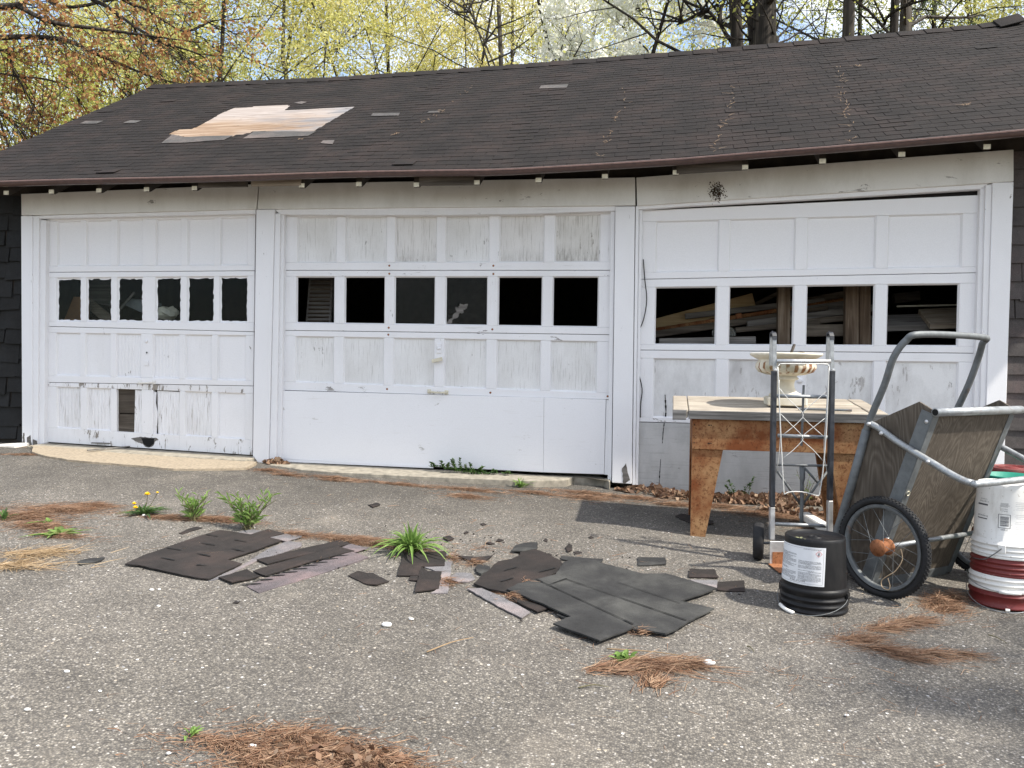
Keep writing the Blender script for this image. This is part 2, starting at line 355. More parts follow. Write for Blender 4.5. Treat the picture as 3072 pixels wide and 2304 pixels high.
M['rubber']=simple('black_rubber',(.018,.018,.019),.75,0,.3,.3,40,.1)
M['black_plastic']=plastic('black_plastic',(.008,.008,.009),(.045,.042,.04),.42,.25,.22)
M['white_plastic']=plastic('white_plastic',(.76,.75,.72),(.33,.30,.25))
M['red_plastic']=plastic('dark_red_plastic',(.15,.022,.02),(.25,.14,.12))
M['green_plastic']=simple('green_plastic',(.02,.22,.16),.4,0,.5,.1,9,.02)
M['label']=simple('paper_label',(.66,.67,.69),.6,0,.3,.08,7,.02)
M['ink']=simple('grey_print',(.10,.10,.11),.7,var=.1)
M['ink_dark']=simple('black_print',(.02,.02,.025),.7,var=.1)
M['ink_red']=simple('red_print',(.55,.05,.05),.7,var=.1)
M['twine']=simple('old_twine',(.55,.40,.25),.9)
def rust(name,pale=(.36,.21,.10),mid=(.175,.055,.018),dark=(.08,.03,.015),amt=.5):
    m,nt,b=newmat(name,.8,.25); v=co_(nt)
    a=noi(nt,v,3.2,7,.68); s=noi(nt,co_(nt,(16,16,9)),1.,7,.78); q=noi(nt,v,62,6,.75)
    c=mix(nt,mr(nt,a,.52-amt*.3,.74-amt*.3),pale,mid)
    c=mix(nt,mr(nt,q,.52,.60,0,.8),c,tuple(x*.55 for x in mid))
    c=mix(nt,mr(nt,s,.57,.66,0,.85),c,mid); setc(nt,b,c); bump(nt,b,q,.2,.002); return m
M['rust']=rust('rusty_cream_steel'); M['rust_orange']=rust('orange_rust',(.33,.15,.07),(.24,.095,.042),(.10,.04,.022),.6)
M['bench_top']=wood('sun_bleached_board',(.17,.145,.12),(.40,.355,.29),(.60,.55,.47),'x',1.2,seed=6.)
M['bench_edge']=wood('grey_board_edge',(.06,.058,.055),(.17,.165,.16),(.33,.32,.31),'x',1.4,seed=7.)
M['cart_ply']=ply('weathered_cart_plywood',(.055,.045,.036),(.092,.076,.060),(.155,.133,.108),'z',5.)
def urnmat():
    m,nt,b=newmat('stained_cream_stone',.8,.25); v=co_(nt)
    c=ramp(nt,noi(nt,v,9,5),[(.3,(.50,.45,.34)),(.7,(.76,.72,.62))])
    sp=nd(nt,'SeparateXYZ',{0:v}); z=sp.outputs[2]
    band=mth(nt,'MULTIPLY',mr(nt,z,.20,.215),mr(nt,z,.275,.29,1,0))
    an=mth(nt,'ARCTAN2',sp.outputs[1],sp.outputs[0]); lob=mth(nt,'SINE',mth(nt,'MULTIPLY',an,22.))
    rs=mth(nt,'MULTIPLY',mth(nt,'MULTIPLY',band,mr(nt,lob,-.1,.5)),mr(nt,noi(nt,v,26,4),.38,.52))
    c=mix(nt,rs,c,(.24,.10,.04))
    mo=mth(nt,'MULTIPLY',mr(nt,noi(nt,v,7,5),.45,.65),mr(nt,z,.16,.2)); mo=mth(nt,'MULTIPLY',mo,mr(nt,z,.25,.3,1,0))
    c=mix(nt,mth(nt,'MULTIPLY',mo,.55),c,(.20,.19,.10)); setc(nt,b,c); bump(nt,b,noi(nt,v,60,4),.2,.002); return m
M['urn']=urnmat()
def glass(name,dust=.12,tint=(.93,.95,.94)):
    m=bpy.data.materials.new(name); m.use_nodes=True; nt=m.node_tree; nt.nodes.clear(); v=co_(nt)
    t=nd(nt,'BsdfTransparent',{0:tint}); g=nd(nt,'BsdfGlossy',{'Color':(.9,.92,.95),'Roughness':.03})
    fr=nd(nt,'Fresnel',{0:1.13}); a=nd(nt,'MixShader',{0:fr.outputs[0],1:t.outputs[0],2:g.outputs[0]})
    d=nd(nt,'BsdfDiffuse',{0:(.30,.30,.27)}); n=mr(nt,noi(nt,v,11,8,.7),.35,.75,dust*.25,dust*1.3)
    x=nd(nt,'MixShader',{0:n,1:a.outputs[0],2:d.outputs[0]}); o=nd(nt,'OutputMaterial'); nt.links.new(x.outputs[0],o.inputs[0]); return m
M['pane']=glass('dusty_pane',.006); M['pane_dirty']=glass('grimy_pane',.016)
M['clear_bag']=glass('clear_plastic_bag',.35)
M['bark']=wood('tree_bark',(.008,.007,.006),(.035,.029,.023),(.13,.11,.09),'z',.5,seed=1.)
M['bark_grey']=wood('grey_bark',(.035,.03,.025),(.085,.074,.062),(.16,.145,.125),'z',.5,seed=9.)
M['leaf_yellow']=leafmat('yellow_green_leaf',[(.58,.56,.16),(.66,.63,.22),(.70,.67,.30),(.52,.53,.16)],.5)
M['leaf_lime']=leafmat('lime_leaf',[(.42,.44,.11),(.54,.54,.15),(.34,.36,.09)],.5)
M['leaf_gold']=leafmat('golden_leaf',[(.66,.57,.22),(.64,.60,.22),(.72,.64,.32)],.5)
M['leaf_red']=leafmat('russet_maple_leaf',[(.27,.12,.05),(.36,.18,.075),(.42,.25,.10),(.20,.085,.04),(.42,.30,.10)],.4)
M['blossom']=leafmat('white_blossom',[(.88,.88,.80),(.92,.92,.86),(.80,.82,.66)],.5)
M['leaf_pine']=leafmat('pine_foliage',[(.05,.085,.045),(.09,.13,.05),(.16,.18,.06)],.25)
M['lumber']=wood('stored_lumber',(.06,.048,.038),(.15,.125,.10),(.25,.22,.18),'x',seed=3.)
M['lumber_tan']=wood('tan_board',(.28,.19,.10),(.46,.34,.19),(.58,.46,.29),'x',seed=12.)
M['lumber_grey']=wood('grey_lumber',(.08,.073,.067),(.17,.16,.15),(.28,.265,.245),'x',seed=5.)
M['post']=wood('rough_post',(.06,.04,.028),(.16,.115,.08),(.34,.28,.22),'z',seed=2.)
M['cardboard']=simple('brown_hardboard',(.26,.14,.075),.8)
M['grey_box']=simple('grey_box',(.16,.18,.20),.6)
M['white_bag']=simple('dirty_white_bag',(.62,.60,.52),.6)
M['wire']=simple('black_wire',(.015,.015,.015),.5)
# ================================================================ SETTING
def sheet_grid(name,xs,ys,zf,mt,kind='structure'):
    xs=np.asarray(xs);ys=np.asarray(ys); X,Y=np.meshgrid(xs,ys); Z=zf(X,Y)
    V=np.stack([X,Y,Z],-1).reshape(-1,3); nx=len(xs); i=np.arange(len(ys)-1)[:,None]*nx+np.arange(nx-1)[None]
    q=np.stack([i,i+1,i+1+nx,i+nx],-1).reshape(-1,4)
    me=mesh_np(name,V,[q]); me.materials.append(mt); o=bpy.data.objects.new(name,me); link(o); o['kind']=kind; return o
def wob(X,Y): return .006*np.sin(X*1.7+Y*2.3)+.005*np.sin(X*3.1-Y*1.9)
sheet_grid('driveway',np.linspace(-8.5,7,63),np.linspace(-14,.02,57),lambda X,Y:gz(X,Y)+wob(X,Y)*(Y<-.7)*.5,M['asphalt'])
big=[-400,-150,-60,-30,-20,-14,-10,-8.4,-7,-5,-3,-1,1,3,5,6.9,10,14,20,30,60,150,400]
def hill(X,Y):
    base=np.clip(.015-.034*np.clip(X,-12,9),-.4,.5)+.03*np.clip(Y,-14,0)
    return base-.05+np.where(Y>8,np.clip((Y-8)*.05,0,3.),0)+.05*np.sin(X*.7)*np.sin(Y*.6)*(np.abs(Y)>16)
sheet_grid('ground',big,[-400,-150,-60,-30,-20,-14.2,-10,-6,-3,0,2,4,6,8,10,13,17,22,30,60,150,400],hill,M['forest_floor'])
# ================================================================ GARAGE
EPROF=np.array([(-5.766,2.584),(-2.577,2.577),(-1.293,2.563),(.151,2.602),(1.257,2.658),(2.507,2.736)]); RPROF=np.array([(-6.457,4.596),(-3.967,4.575),(-2.001,4.608),(.209,4.666),(1.904,4.723),(3.494,4.792),(3.722,4.828)]); YE,YR=-.45,2.95
def ext(x,P):
    if x<P[0,0]: return P[0,1]+(x-P[0,0])*(P[1,1]-P[0,1])/(P[1,0]-P[0,0])
    if x>P[-1,0]: return P[-1,1]+(x-P[-1,0])*(P[-2,1]-P[-3,1])/(P[-2,0]-P[-3,0])
    return float(np.interp(x,P[:,0],P[:,1]))
def ez(x): return ext(x,EPROF)
def rz(x): return ext(x,RPROF)
SLOPE=math.atan2(2.02,3.4); NRM=Vector((0,-math.sin(SLOPE),math.cos(SLOPE)))
def RP(x,t,h=0.):
    p=Vector((x,lerp(YE,YR,t),lerp(ez(x),rz(x),t))); return p+NRM*h
XL,XR=-6.55,4.02
garage=thing('garage','long white three-door garage with sagging dark shingle roof and a bare plywood patch','garage',(-1.6,0,.05))
# --- roof base
NX,NT=44,9
mb=MB(); V=[];F=[]
for lay in (0.,-.035):
    for j in range(NT):
        for i in range(NX): V.append(RP(lerp(XL+.01,XR-.01,i/(NX-1)),lerp(.004,1,j/(NT-1)),lay))
n=NX*NT
for j in range(NT-1):
    for i in range(NX-1):
        a=j*NX+i; F.append((a,a+1,a+1+NX,a+NX)); F.append((n+a,n+a+NX,n+a+1+NX,n+a+1))
for i in range(NX-1): F.append((i,n+i,n+i+1,i+1))
for j in range(NT-1): F.append((j*NX,(j+1)*NX,n+(j+1)*NX,n+j*NX)); k=NX-1; F.append((j*NX+k,n+j*NX+k,n+(j+1)*NX+k,(j+1)*NX+k))
mb.add(V,F)
# rear slope
V=[];F=[]
for i in range(NX):
    x=lerp(XL+.01,XR-.01,i/(NX-1)); V+= [RP(x,1,0),(x,6.35,ez(x)),(x,6.35,ez(x)-.04),RP(x,1,-.05)]
for i in range(NX-1):
    a=4*i
    F+= [(a,a+4,a+5,a+1),(a+1,a+5,a+6,a+2),(a+2,a+6,a+7,a+3)]
mb.add(V,F)
roof=obj('roof',mb,M['felt'],garage)
# --- shingles
PATCH=[(-4.959,.367),(-4.939,.421),(-4.788,.423),(-4.773,.476),(-4.784,.584),(-4.75,.643),(-4.529,.654),(-4.102,.657),(-4.065,.644),(-4.042,.601),(-3.587,.593),(-3.233,.597),(-3.335,.362),(-3.324,.343),(-3.484,.346),(-3.998,.369),(-4.069,.35),(-4.164,.334),(-4.697,.334),(-4.853,.361)]
def inside(p,poly):
    x,y=p; c=False; n=len(poly)
    for i in range(n):
        x1,y1=poly[i];x2,y2=poly[(i+1)%n]
        if (y1>y)!=(y2>y) and x<(x2-x1)*(y-y1)/(y2-y1)+x1: c=not c
    return c
GREY=[[(-4.822,.281),(-4.884,.362),(-4.697,.334),(-4.158,.331),(-4.183,.292),(-4.544,.279)],[(-3.997,.299),(-3.992,.366),(-3.303,.336),(-3.327,.299)],[(-3.095,.228),(-3.102,.251),(-2.989,.25),(-2.96,.216)],[(-2.911,.468),(-2.924,.496),(-2.624,.485),(-2.607,.458)],[(-2.328,.472),(-2.32,.488),(-2.204,.487),(-2.206,.47)],[(-1.301,.673),(-1.293,.706),(-.999,.698),(-1.002,.661)],[(-4.063,.668),(-3.999,.685),(-3.917,.673),(-3.946,.651)],[(-6.346,.517),(-6.347,.545),(-6.111,.538),(-6.121,.509)],[(-5.787,.506),(-5.765,.533),(-5.61,.525),(-5.634,.501)]]
NC=38; ce=1./NC; tw=.182
camp=Vector((0,-6.8,1.05))
cells=[]
SEAM=[-4.9,-2.55,-1.2,-.2,.75,1.72]
for i in range(NC):
    off=(i%2)*tw*.5+R_.uniform(-.012,.012)
    k0=int((XL-off)/tw)-1
    for k in range(k0,k0+62):
        a=k*tw+off; b=a+tw-.005
        a=max(a,XL-.02+R_.uniform(-.01,.008)); b=min(b,XR+.02)
        if b-a<.04: continue
        cells.append((i,a,b))
def shingle_geo(i,a,b,clip=None):
    """one tab: thin, tail end lifted over the course below"""
    t0=i*ce-.010-R_.uniform(0,.0007); t1=min(1.0,(i+1)*ce+.012)
    lift=.0068+abs(R_.gauss(0,.0005)); 
    sx=min(abs(.5*(a+b)-s) for s in SEAM)
    if sx<.16: lift+=R_.uniform(0,.003)
    if R_.random()<.004: lift+=R_.uniform(.005,.012)
    cl,cr=[R_.gauss(0,.0005) for _ in range(2)]
    sk=R_.gauss(0,.0006)
    m=MB(); cols=3 if clip is None else 9
    def strip(ca,cb,ta,tb):
        V=[];
        for x,(l) in ((ca,cl),(cb,cr)):
            f=lambda t: lerp(lift+l,.003,min(1,max(0,(t-t0)/(t1-t0))))
            V+= [RP(x,ta+(sk if ta==t0 else 0),f(ta)),RP(x,tb,f(tb)),RP(x,tb,f(tb)-.0035),RP(x,ta+(sk if ta==t0 else 0),f(ta)-.0045)]
        m.add(V,[(0,4,5,1),(1,5,6,2),(3,2,6,7),(0,3,7,4),(0,1,2,3),(4,7,6,5)])
    if clip is None: strip(a,b,t0,t1)
    else:
        nr=4
        for c in range(cols):
            xa=lerp(a,b,c/cols); xb=lerp(a,b,(c+1)/cols); xm=(xa+xb)/2
            ok=[not inside((xm,lerp(t0,t1,(r+.5)/nr)),clip) for r in range(nr)]
            r=0
            while r<nr:
                if ok[r]:
                    e=r
                    while e<nr and ok[e]: e+=1
                    strip(xa,xb,lerp(t0,t1,r/nr),lerp(t0,t1,e/nr)); r=e
                else: r+=1
    return m
def touches(i,a,b,poly):
    q=[(lerp(a,b,u),lerp(i*ce-.010,(i+1)*ce+.008,w)) for u in(0,.25,.5,.75,1) for w in(0,.33,.66,1)]
    n=sum(inside(p,poly) for p in q); return n,len(q)
single=[];
for c in cells:
    i,a,b=c; n,N=touches(i,a,b,PATCH)
    if n==N: continue
    gn=False
    for g in GREY[2:7]:
        m_,N_=touches(i,a,b,g)
        if m_>=N_*.5: gn=True
    if gn and False: continue
    p=RP((a+b)/2,(i+.5)*ce); d=(p-camp); score=(b-a)*NRM.dot(-d.normalized())/d.length**2
    if n: score*=.01
    if not(-7.5<p.x<3.2) : score*=.2
    single.append((score,c,PATCH if n else None))
single.sort(key=lambda q:-q[0])
field=MB()
for q,(s,c,clip) in enumerate(single):
    m=shingle_geo(*c,clip=clip)
    if q<290: obj('shingle',m,M['shingle'],roof)
    else: field.add(m.v,m.f)
obj('shingles',field,M['shingle'],roof,kind='stuff')
# plywood under the patch, exposed grey headlaps, ridge caps
def roofpoly(poly,h,th):
    m=MB(); n=len(poly); V=[RP(x,t,h) for x,t in poly]+[RP(x,t,h-th) for x,t in poly]
    ar=sum(poly[i][0]*poly[(i+1)%n][1]-poly[(i+1)%n][0]*poly[i][1] for i in range(n))
    top=tuple(range(n)) if ar>0 else tuple(range(n-1,-1,-1))
    return m.add(V,[top]+[(i,(i+1)%n,(i+1)%n+n,i+n) for i in range(n)])
px=[p[0] for p in PATCH]; pt=[p[1] for p in PATCH]
x0,x1,t0,t1=min(px)-.12,max(px)+.12,min(pt)-.03,max(pt)+.03
m=MB(); V=[];F=[]
for j in range(5):
    for i in range(9): V.append(RP(lerp(x0,x1,i/8),lerp(t0,t1,j/4),.0018))
for j in range(4):
    for i in range(8): a=j*9+i; F.append((a,a+1,a+10,a+9))
m.add(V,F); obj('roof_decking',m,M['deck'],roof,label='bare pale plywood showing where the shingles are torn off')
def jag(poly,step=.06,amp=.006,seed=1,ty=1.):
    r=random.Random(seed); out=[]
    for i in range(len(poly)):
        (x1,y1),(x2,y2)=poly[i],poly[(i+1)%len(poly)]; L=math.hypot(x2-x1,(y2-y1)*ty); k=max(1,int(L/step))
        for j in range(k):
            u=j/k; out.append((lerp(x1,x2,u)+r.uniform(-amp,amp)*(j>0),lerp(y1,y2,u)+r.uniform(-amp,amp)/ty*(j>0)))
    return out
for q,g in enumerate(GREY):
    obj('torn_shingle',roofpoly(jag(g,.08,.006,q,3.9),.0125,.002),M['roof_grey'],roof,label='pale grey underlayer left where a shingle tore away')
x=XL
while x<XR-.05:
    m=MB(); b=min(x+.30,XR); V=[]
    for xx,l in ((x,.022),(b,.012)):
        lo=R_.uniform(-.006,.006)
        V+= [RP(xx,.955+lo*.4,l-.004),RP(xx,1,l+.008),(xx,YR+.15,rz(xx)-.075+l)]
    m.add(V,[(0,3,4,1),(1,4,5,2),(0,1,2),(3,5,4)]); obj('ridge_cap',m,M['shingle'],roof); x+=.295-.02
# torn lump of felt at the right end of the ridge
obj('lifted_ridge_cap',MB().add([RP(3.5,.93,.03),RP(3.74,.93,.05),RP(3.74,1.0,.075),RP(3.5,1.0,.05),RP(3.5,.93,.02),RP(3.74,.93,.035),RP(3.74,1.0,.05),RP(3.5,1.0,.03)],[(0,1,2,3),(4,7,6,5),(0,4,5,1),(1,5,6,2),(2,6,7,3),(3,7,4,0)]),M['shingle'],roof)
# --- gutter
def sweep_x(prof,xs,fz,closed=True):
    m=MB(); n=len(prof); V=[];F=[]
    for x in xs:
        z=fz(x); V+= [(x,y,z+dz) for y,dz in prof]
    for i in range(len(xs)-1):
        for k in range(n if closed else n-1): F.append((i*n+k,i*n+(k+1)%n,(i+1)*n+(k+1)%n,(i+1)*n+k))
    F+= [tuple(range(n-1,-1,-1)),tuple((len(xs)-1)*n+k for k in range(n))]
    return m.add(V,F)
gx=list(np.linspace(XL-.1,XR+.05,40))
gfz=lambda x: ez(x)-.006+.004*math.sin(x*2.1)
cuts=[XL-.1,-2.16,-.02,1.9,XR+.05]
gut=None
for a,b in zip(cuts[:-1],cuts[1:]):
    xs=list(np.linspace(a,b+.02,12))
    g=obj('gutter',sweep_x([(-.520,-.002),(-.523,-.014),(-.517,-.028),(-.50,-.037),(-.47,-.037),(-.455,-.034),(-.455,-.029),(-.49,-.030),(-.508,-.020),(-.512,-.004)],xs,gfz),M['gutter'],garage)
    obj('gutter_lip',sweep_x([(-.527,-.008),(-.528,.002),(-.520,.006),(-.508,.004),(-.509,-.002),(-.518,-.005)],xs,gfz),M['gutter_lip'],g)
# --- rafters, eave boards
def eyez(x): return ez(x)-.05
for rx,rz_ in [(-5.745,2.517),(-5.29,2.518),(-4.822,2.509),(-4.364,2.507),(-3.914,2.516),(-2.942,2.517),(-2.444,2.499),(-1.954,2.476),(-1.454,2.484),(-.957,2.487),(-.437,2.502),(.102,2.526),(.612,2.55),(1.167,2.573),(1.715,2.603),(2.286,2.642)]+[(-6.45,2.5),(3.1,2.66),(3.7,2.7)]:
    m=MB(); t=math.tan(SLOPE); y0,y1=-.40,2.9; zb=rz_-.012; za=zb+.085; w=.022
    zt=ez(rx)-.045
    zb=min(zb,zt-.05)
    V=[]
    for sx in(-w,w): V+= [(rx+sx,y0,zb),(rx+sx,y0,zt+ (y0-YE)*t*.96),(rx+sx,y1,zt+(y1-YE)*.594-.0),(rx+sx,y1,zt+(y1-YE)*.594-.12),(rx+sx,y0+.02,zb)]
    m.add(V,[(0,1,2,3,4),(9,8,7,6,5),(0,5,6,1),(1,6,7,2),(2,7,8,3),(3,8,9,4),(4,9,5,0)])
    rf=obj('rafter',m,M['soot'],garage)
    obj('rafter_end',MB().box((rx,y0-.004,zb+.018),(.046,.008,.034)),M['cream'],rf)
for k,(a,b,c,d) in enumerate([((-3.875,2.566),(-3.429,2.557),(-3.429,2.502),(-3.874,2.507)),((-3.39,2.565),(-2.946,2.564),(-2.946,2.501),(-3.389,2.504)),((-1.928,2.542),(-1.476,2.54),(-1.476,2.469),(-1.928,2.475)),((.107,2.568),(.589,2.588),(.59,2.526),(.108,2.512))]):
    a=(a[0],a[1]+.01);b=(b[0],b[1]+.01)
    obj('eave_board',MB().prism([d,c,b,a],-.415,-.39),M['bare_board' if k==1 else 'old_board'],garage,label=['dark weathered board under the eave','bare grey wooden board under the eave','dark brown scorched board under the eave','faded grey board under the eave'][k])
# --- shell of the building
def wall(name,poly,y0,y1,mt,parent=garage): return obj(name,MB().prism(poly,y0,y1),mt,parent)
fw=MB()
fw.prism([(-6.45,2.31),(3.85,2.31),(3.85,2.66)]+[(x,ez(x)+.17) for x in np.linspace(3.85,-6.45,24)],.075,.14)
for a,b in ((-6.45,-5.86),(-3.46,-3.40),(-.30,-.24),(2.50,3.85)): fw.prism([(a,-.2),(b,-.2),(b,2.305),(a,2.305)],.075,.14)
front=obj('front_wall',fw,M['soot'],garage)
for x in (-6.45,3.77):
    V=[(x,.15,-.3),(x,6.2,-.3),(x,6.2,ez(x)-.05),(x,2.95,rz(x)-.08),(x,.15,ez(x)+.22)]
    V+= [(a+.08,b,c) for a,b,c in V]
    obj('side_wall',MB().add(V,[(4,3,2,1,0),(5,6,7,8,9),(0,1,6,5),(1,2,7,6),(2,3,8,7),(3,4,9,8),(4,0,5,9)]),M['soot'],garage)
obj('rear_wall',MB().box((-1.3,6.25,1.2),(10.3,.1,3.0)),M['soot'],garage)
obj('garage_floor',MB().add([(-6.4,.07,.19),(3.8,.07,-.06),(3.8,6.2,-.06),(-6.4,6.2,.19)],[(0,1,2,3)]),M['concrete'],garage)
# --- wall shingles beside the doors
def wall_courses(x0,x1,z0,z1,hc,wc,mt,y,seed,parent,rough=.004):
    r=random.Random(seed); z=z0; row=0
    while z<z1:
        x=x0-r.uniform(0,wc*.8)
        while x<x1:
            a=max(x,x0); b=min(x+wc*r.uniform(.9,1.1),x1)
            if b-a>.03:
                zb=z+r.uniform(-rough,rough)*1.5; t=.012+r.uniform(0,rough); zt=min(z+hc+.015,z1+.1)
                m=MB().add([(a,y-t-.006,zb),(b-.004,y-t-.006,zb+r.uniform(-rough,rough)),(b-.004,y-.002,zt),(a,y-.002,zt),(a,y,zb),(b-.004,y,zb),(b-.004,y,zt),(a,y,zt)],[(0,1,2,3),(0,4,5,1),(1,5,6,2),(3,2,6,7),(0,3,7,4)])
                obj('shingle',m,mt,parent)
            x+=wc
        z+=hc; row+=1
wall_courses(2.60,3.84,-.12,2.62,.142,.40,M['wall_shingle'],.068,3,front)
wall_courses(-6.44,-5.905,.24,2.54,.155,.22,M['wall_shingle_dark'],.068,4,front,.014)
# --- header boards, corner boards, casings
hb=[[(-5.922,2.577),(-3.524,2.609),(-3.542,2.389),(-5.919,2.377)],[(-3.515,2.609),(-.218,2.579),(-.211,2.351),(-3.532,2.388)],[(-.207,2.578),(2.605,2.712),(2.612,2.472),(-.198,2.348)]]
hb=[[ (q[0],q[1]) for q in h] for h in hb]
for h in hb:
    pass
for k,h in enumerate(hb): obj('header_board',MB().prism(h,-.03,.07),M['paint_dirty'],garage,bevel=.003,label=['grimy header board with flaking edge above the small-windowed door','plain white header board above the middle door','tilted header board with a mould stain above the right door'][k])
stain=[]
for _ in range(260):
    a=R_.gauss(0,1);b=R_.gauss(0,1); stain.append((a,b))
sx,sz=(.432,2.468)
m=MB()
for a,b in stain:
    cx,cz=sx+a*.028,sz+b*.034-.02; s=R_.uniform(.0015,.005); m.add([(cx-s,-.0312,cz-s*1.4),(cx+s,-.0312,cz-s),(cx+s*.7,-.0312,cz+s*1.6),(cx-s,-.0312,cz+s)],[(0,1,2,3)])
obj('mould_stain',m,simple('brown_mould',(.07,.045,.03),.95),garage,kind='stuff')
def board(q,y0,y1,mt,name='corner_board',bev=.003,label=None): return obj(name,MB().prism(q,y0,y1),mt,garage,bevel=bev,label=label)
board([(-5.927,2.372),(-5.806,2.373),(-5.81,.186),(-5.921,.173)],-.025,.07,M['paint'],label='white left corner board with rotten foot')
board([(-3.545,2.384),(-3.37,2.383),(-3.416,.103),(-3.567,.104)],-.025,.07,M['paint'],'door_post',label='white post between the left and middle doors')
board([(-.374,2.347),(-.214,2.344),(-.203,.068),(-.364,.073)],-.025,.07,M['paint'],'door_post',label='white post between the middle and right doors')
board([(2.468,2.467),(2.614,2.468),(2.604,.107),(2.466,.101)],-.025,.07,M['paint'],label='cracked white right corner board')
def casing(cols,y,name='door_casing'):
    """stepped moulding: strips of different depth side by side"""
    for (q,y0) in cols: obj(name,MB().prism(q,y0,.07),M['paint'],garage,bevel=.002)
casing([([(-5.807,2.372),(-5.743,2.37),(-5.761,.193),(-5.818,.185)],-.015),([(-5.752,2.336),(-5.685,2.335),(-5.71,.209),(-5.767,.201)],.005)],0)
casing([([(-3.37,2.35),(-3.322,2.349),(-3.349,.11),(-3.413,.105)],-.012),([(-3.33,2.353),(-3.295,2.353),(-3.312,.118),(-3.357,.113)],.01)],0)
casing([([(-.413,2.314),(-.378,2.313),(-.372,.076),(-.402,.08)],.01),([(-.209,2.344),(-.182,2.343),(-.176,.059),(-.198,.058)],-.012),([(-.18,2.32),(-.155,2.32),(-.152,.057),(-.174,.056)],.01)],0)
casing([([(2.395,2.446),(2.428,2.445),(2.434,.095),(2.394,.093)],.01),([(2.424,2.451),(2.468,2.46),(2.466,.099),(2.431,.098)],-.012)],0)
for q in ([(-5.823,2.375),(-3.561,2.389),(-3.564,2.353),(-5.752,2.348)],[(-3.376,2.385),(-.375,2.358),(-.375,2.314),(-1.057,2.305),(-1.806,2.308),(-2.524,2.322),(-3.325,2.34)],[(-.21,2.349),(2.472,2.48),(2.389,2.426),(1.328,2.382),(.168,2.341),(-.179,2.321)]):
    obj('head_moulding',MB().prism(q,-.008,.07),M['paint_h'],garage,bevel=.002)
obj('black_gap',MB().prism([(1.087,2.384),(2.413,2.441),(2.414,2.395),(1.087,2.368)],.072,.074),M['felt'],garage)
# rotten feet of the trim
for q in ([(-5.909,.326),(-5.895,.332),(-5.888,.184),(-5.913,.18)],[(-5.866,.289),(-5.83,.312),(-5.813,.186),(-5.859,.182)],[(-5.803,.271),(-5.768,.259),(-5.76,.187),(-5.8,.186)],[(-.284,.195),(-.252,.238),(-.217,.101),(-.271,.066)],[(-3.558,.189),(-3.513,.13),(-3.519,.1),(-3.564,.102)]):
    q=list(q); obj('rot_patch',MB().prism(jag(q,.02,.004,int(q[0][0]*100)),-.0275,-.02),M['lumber_grey'],garage)
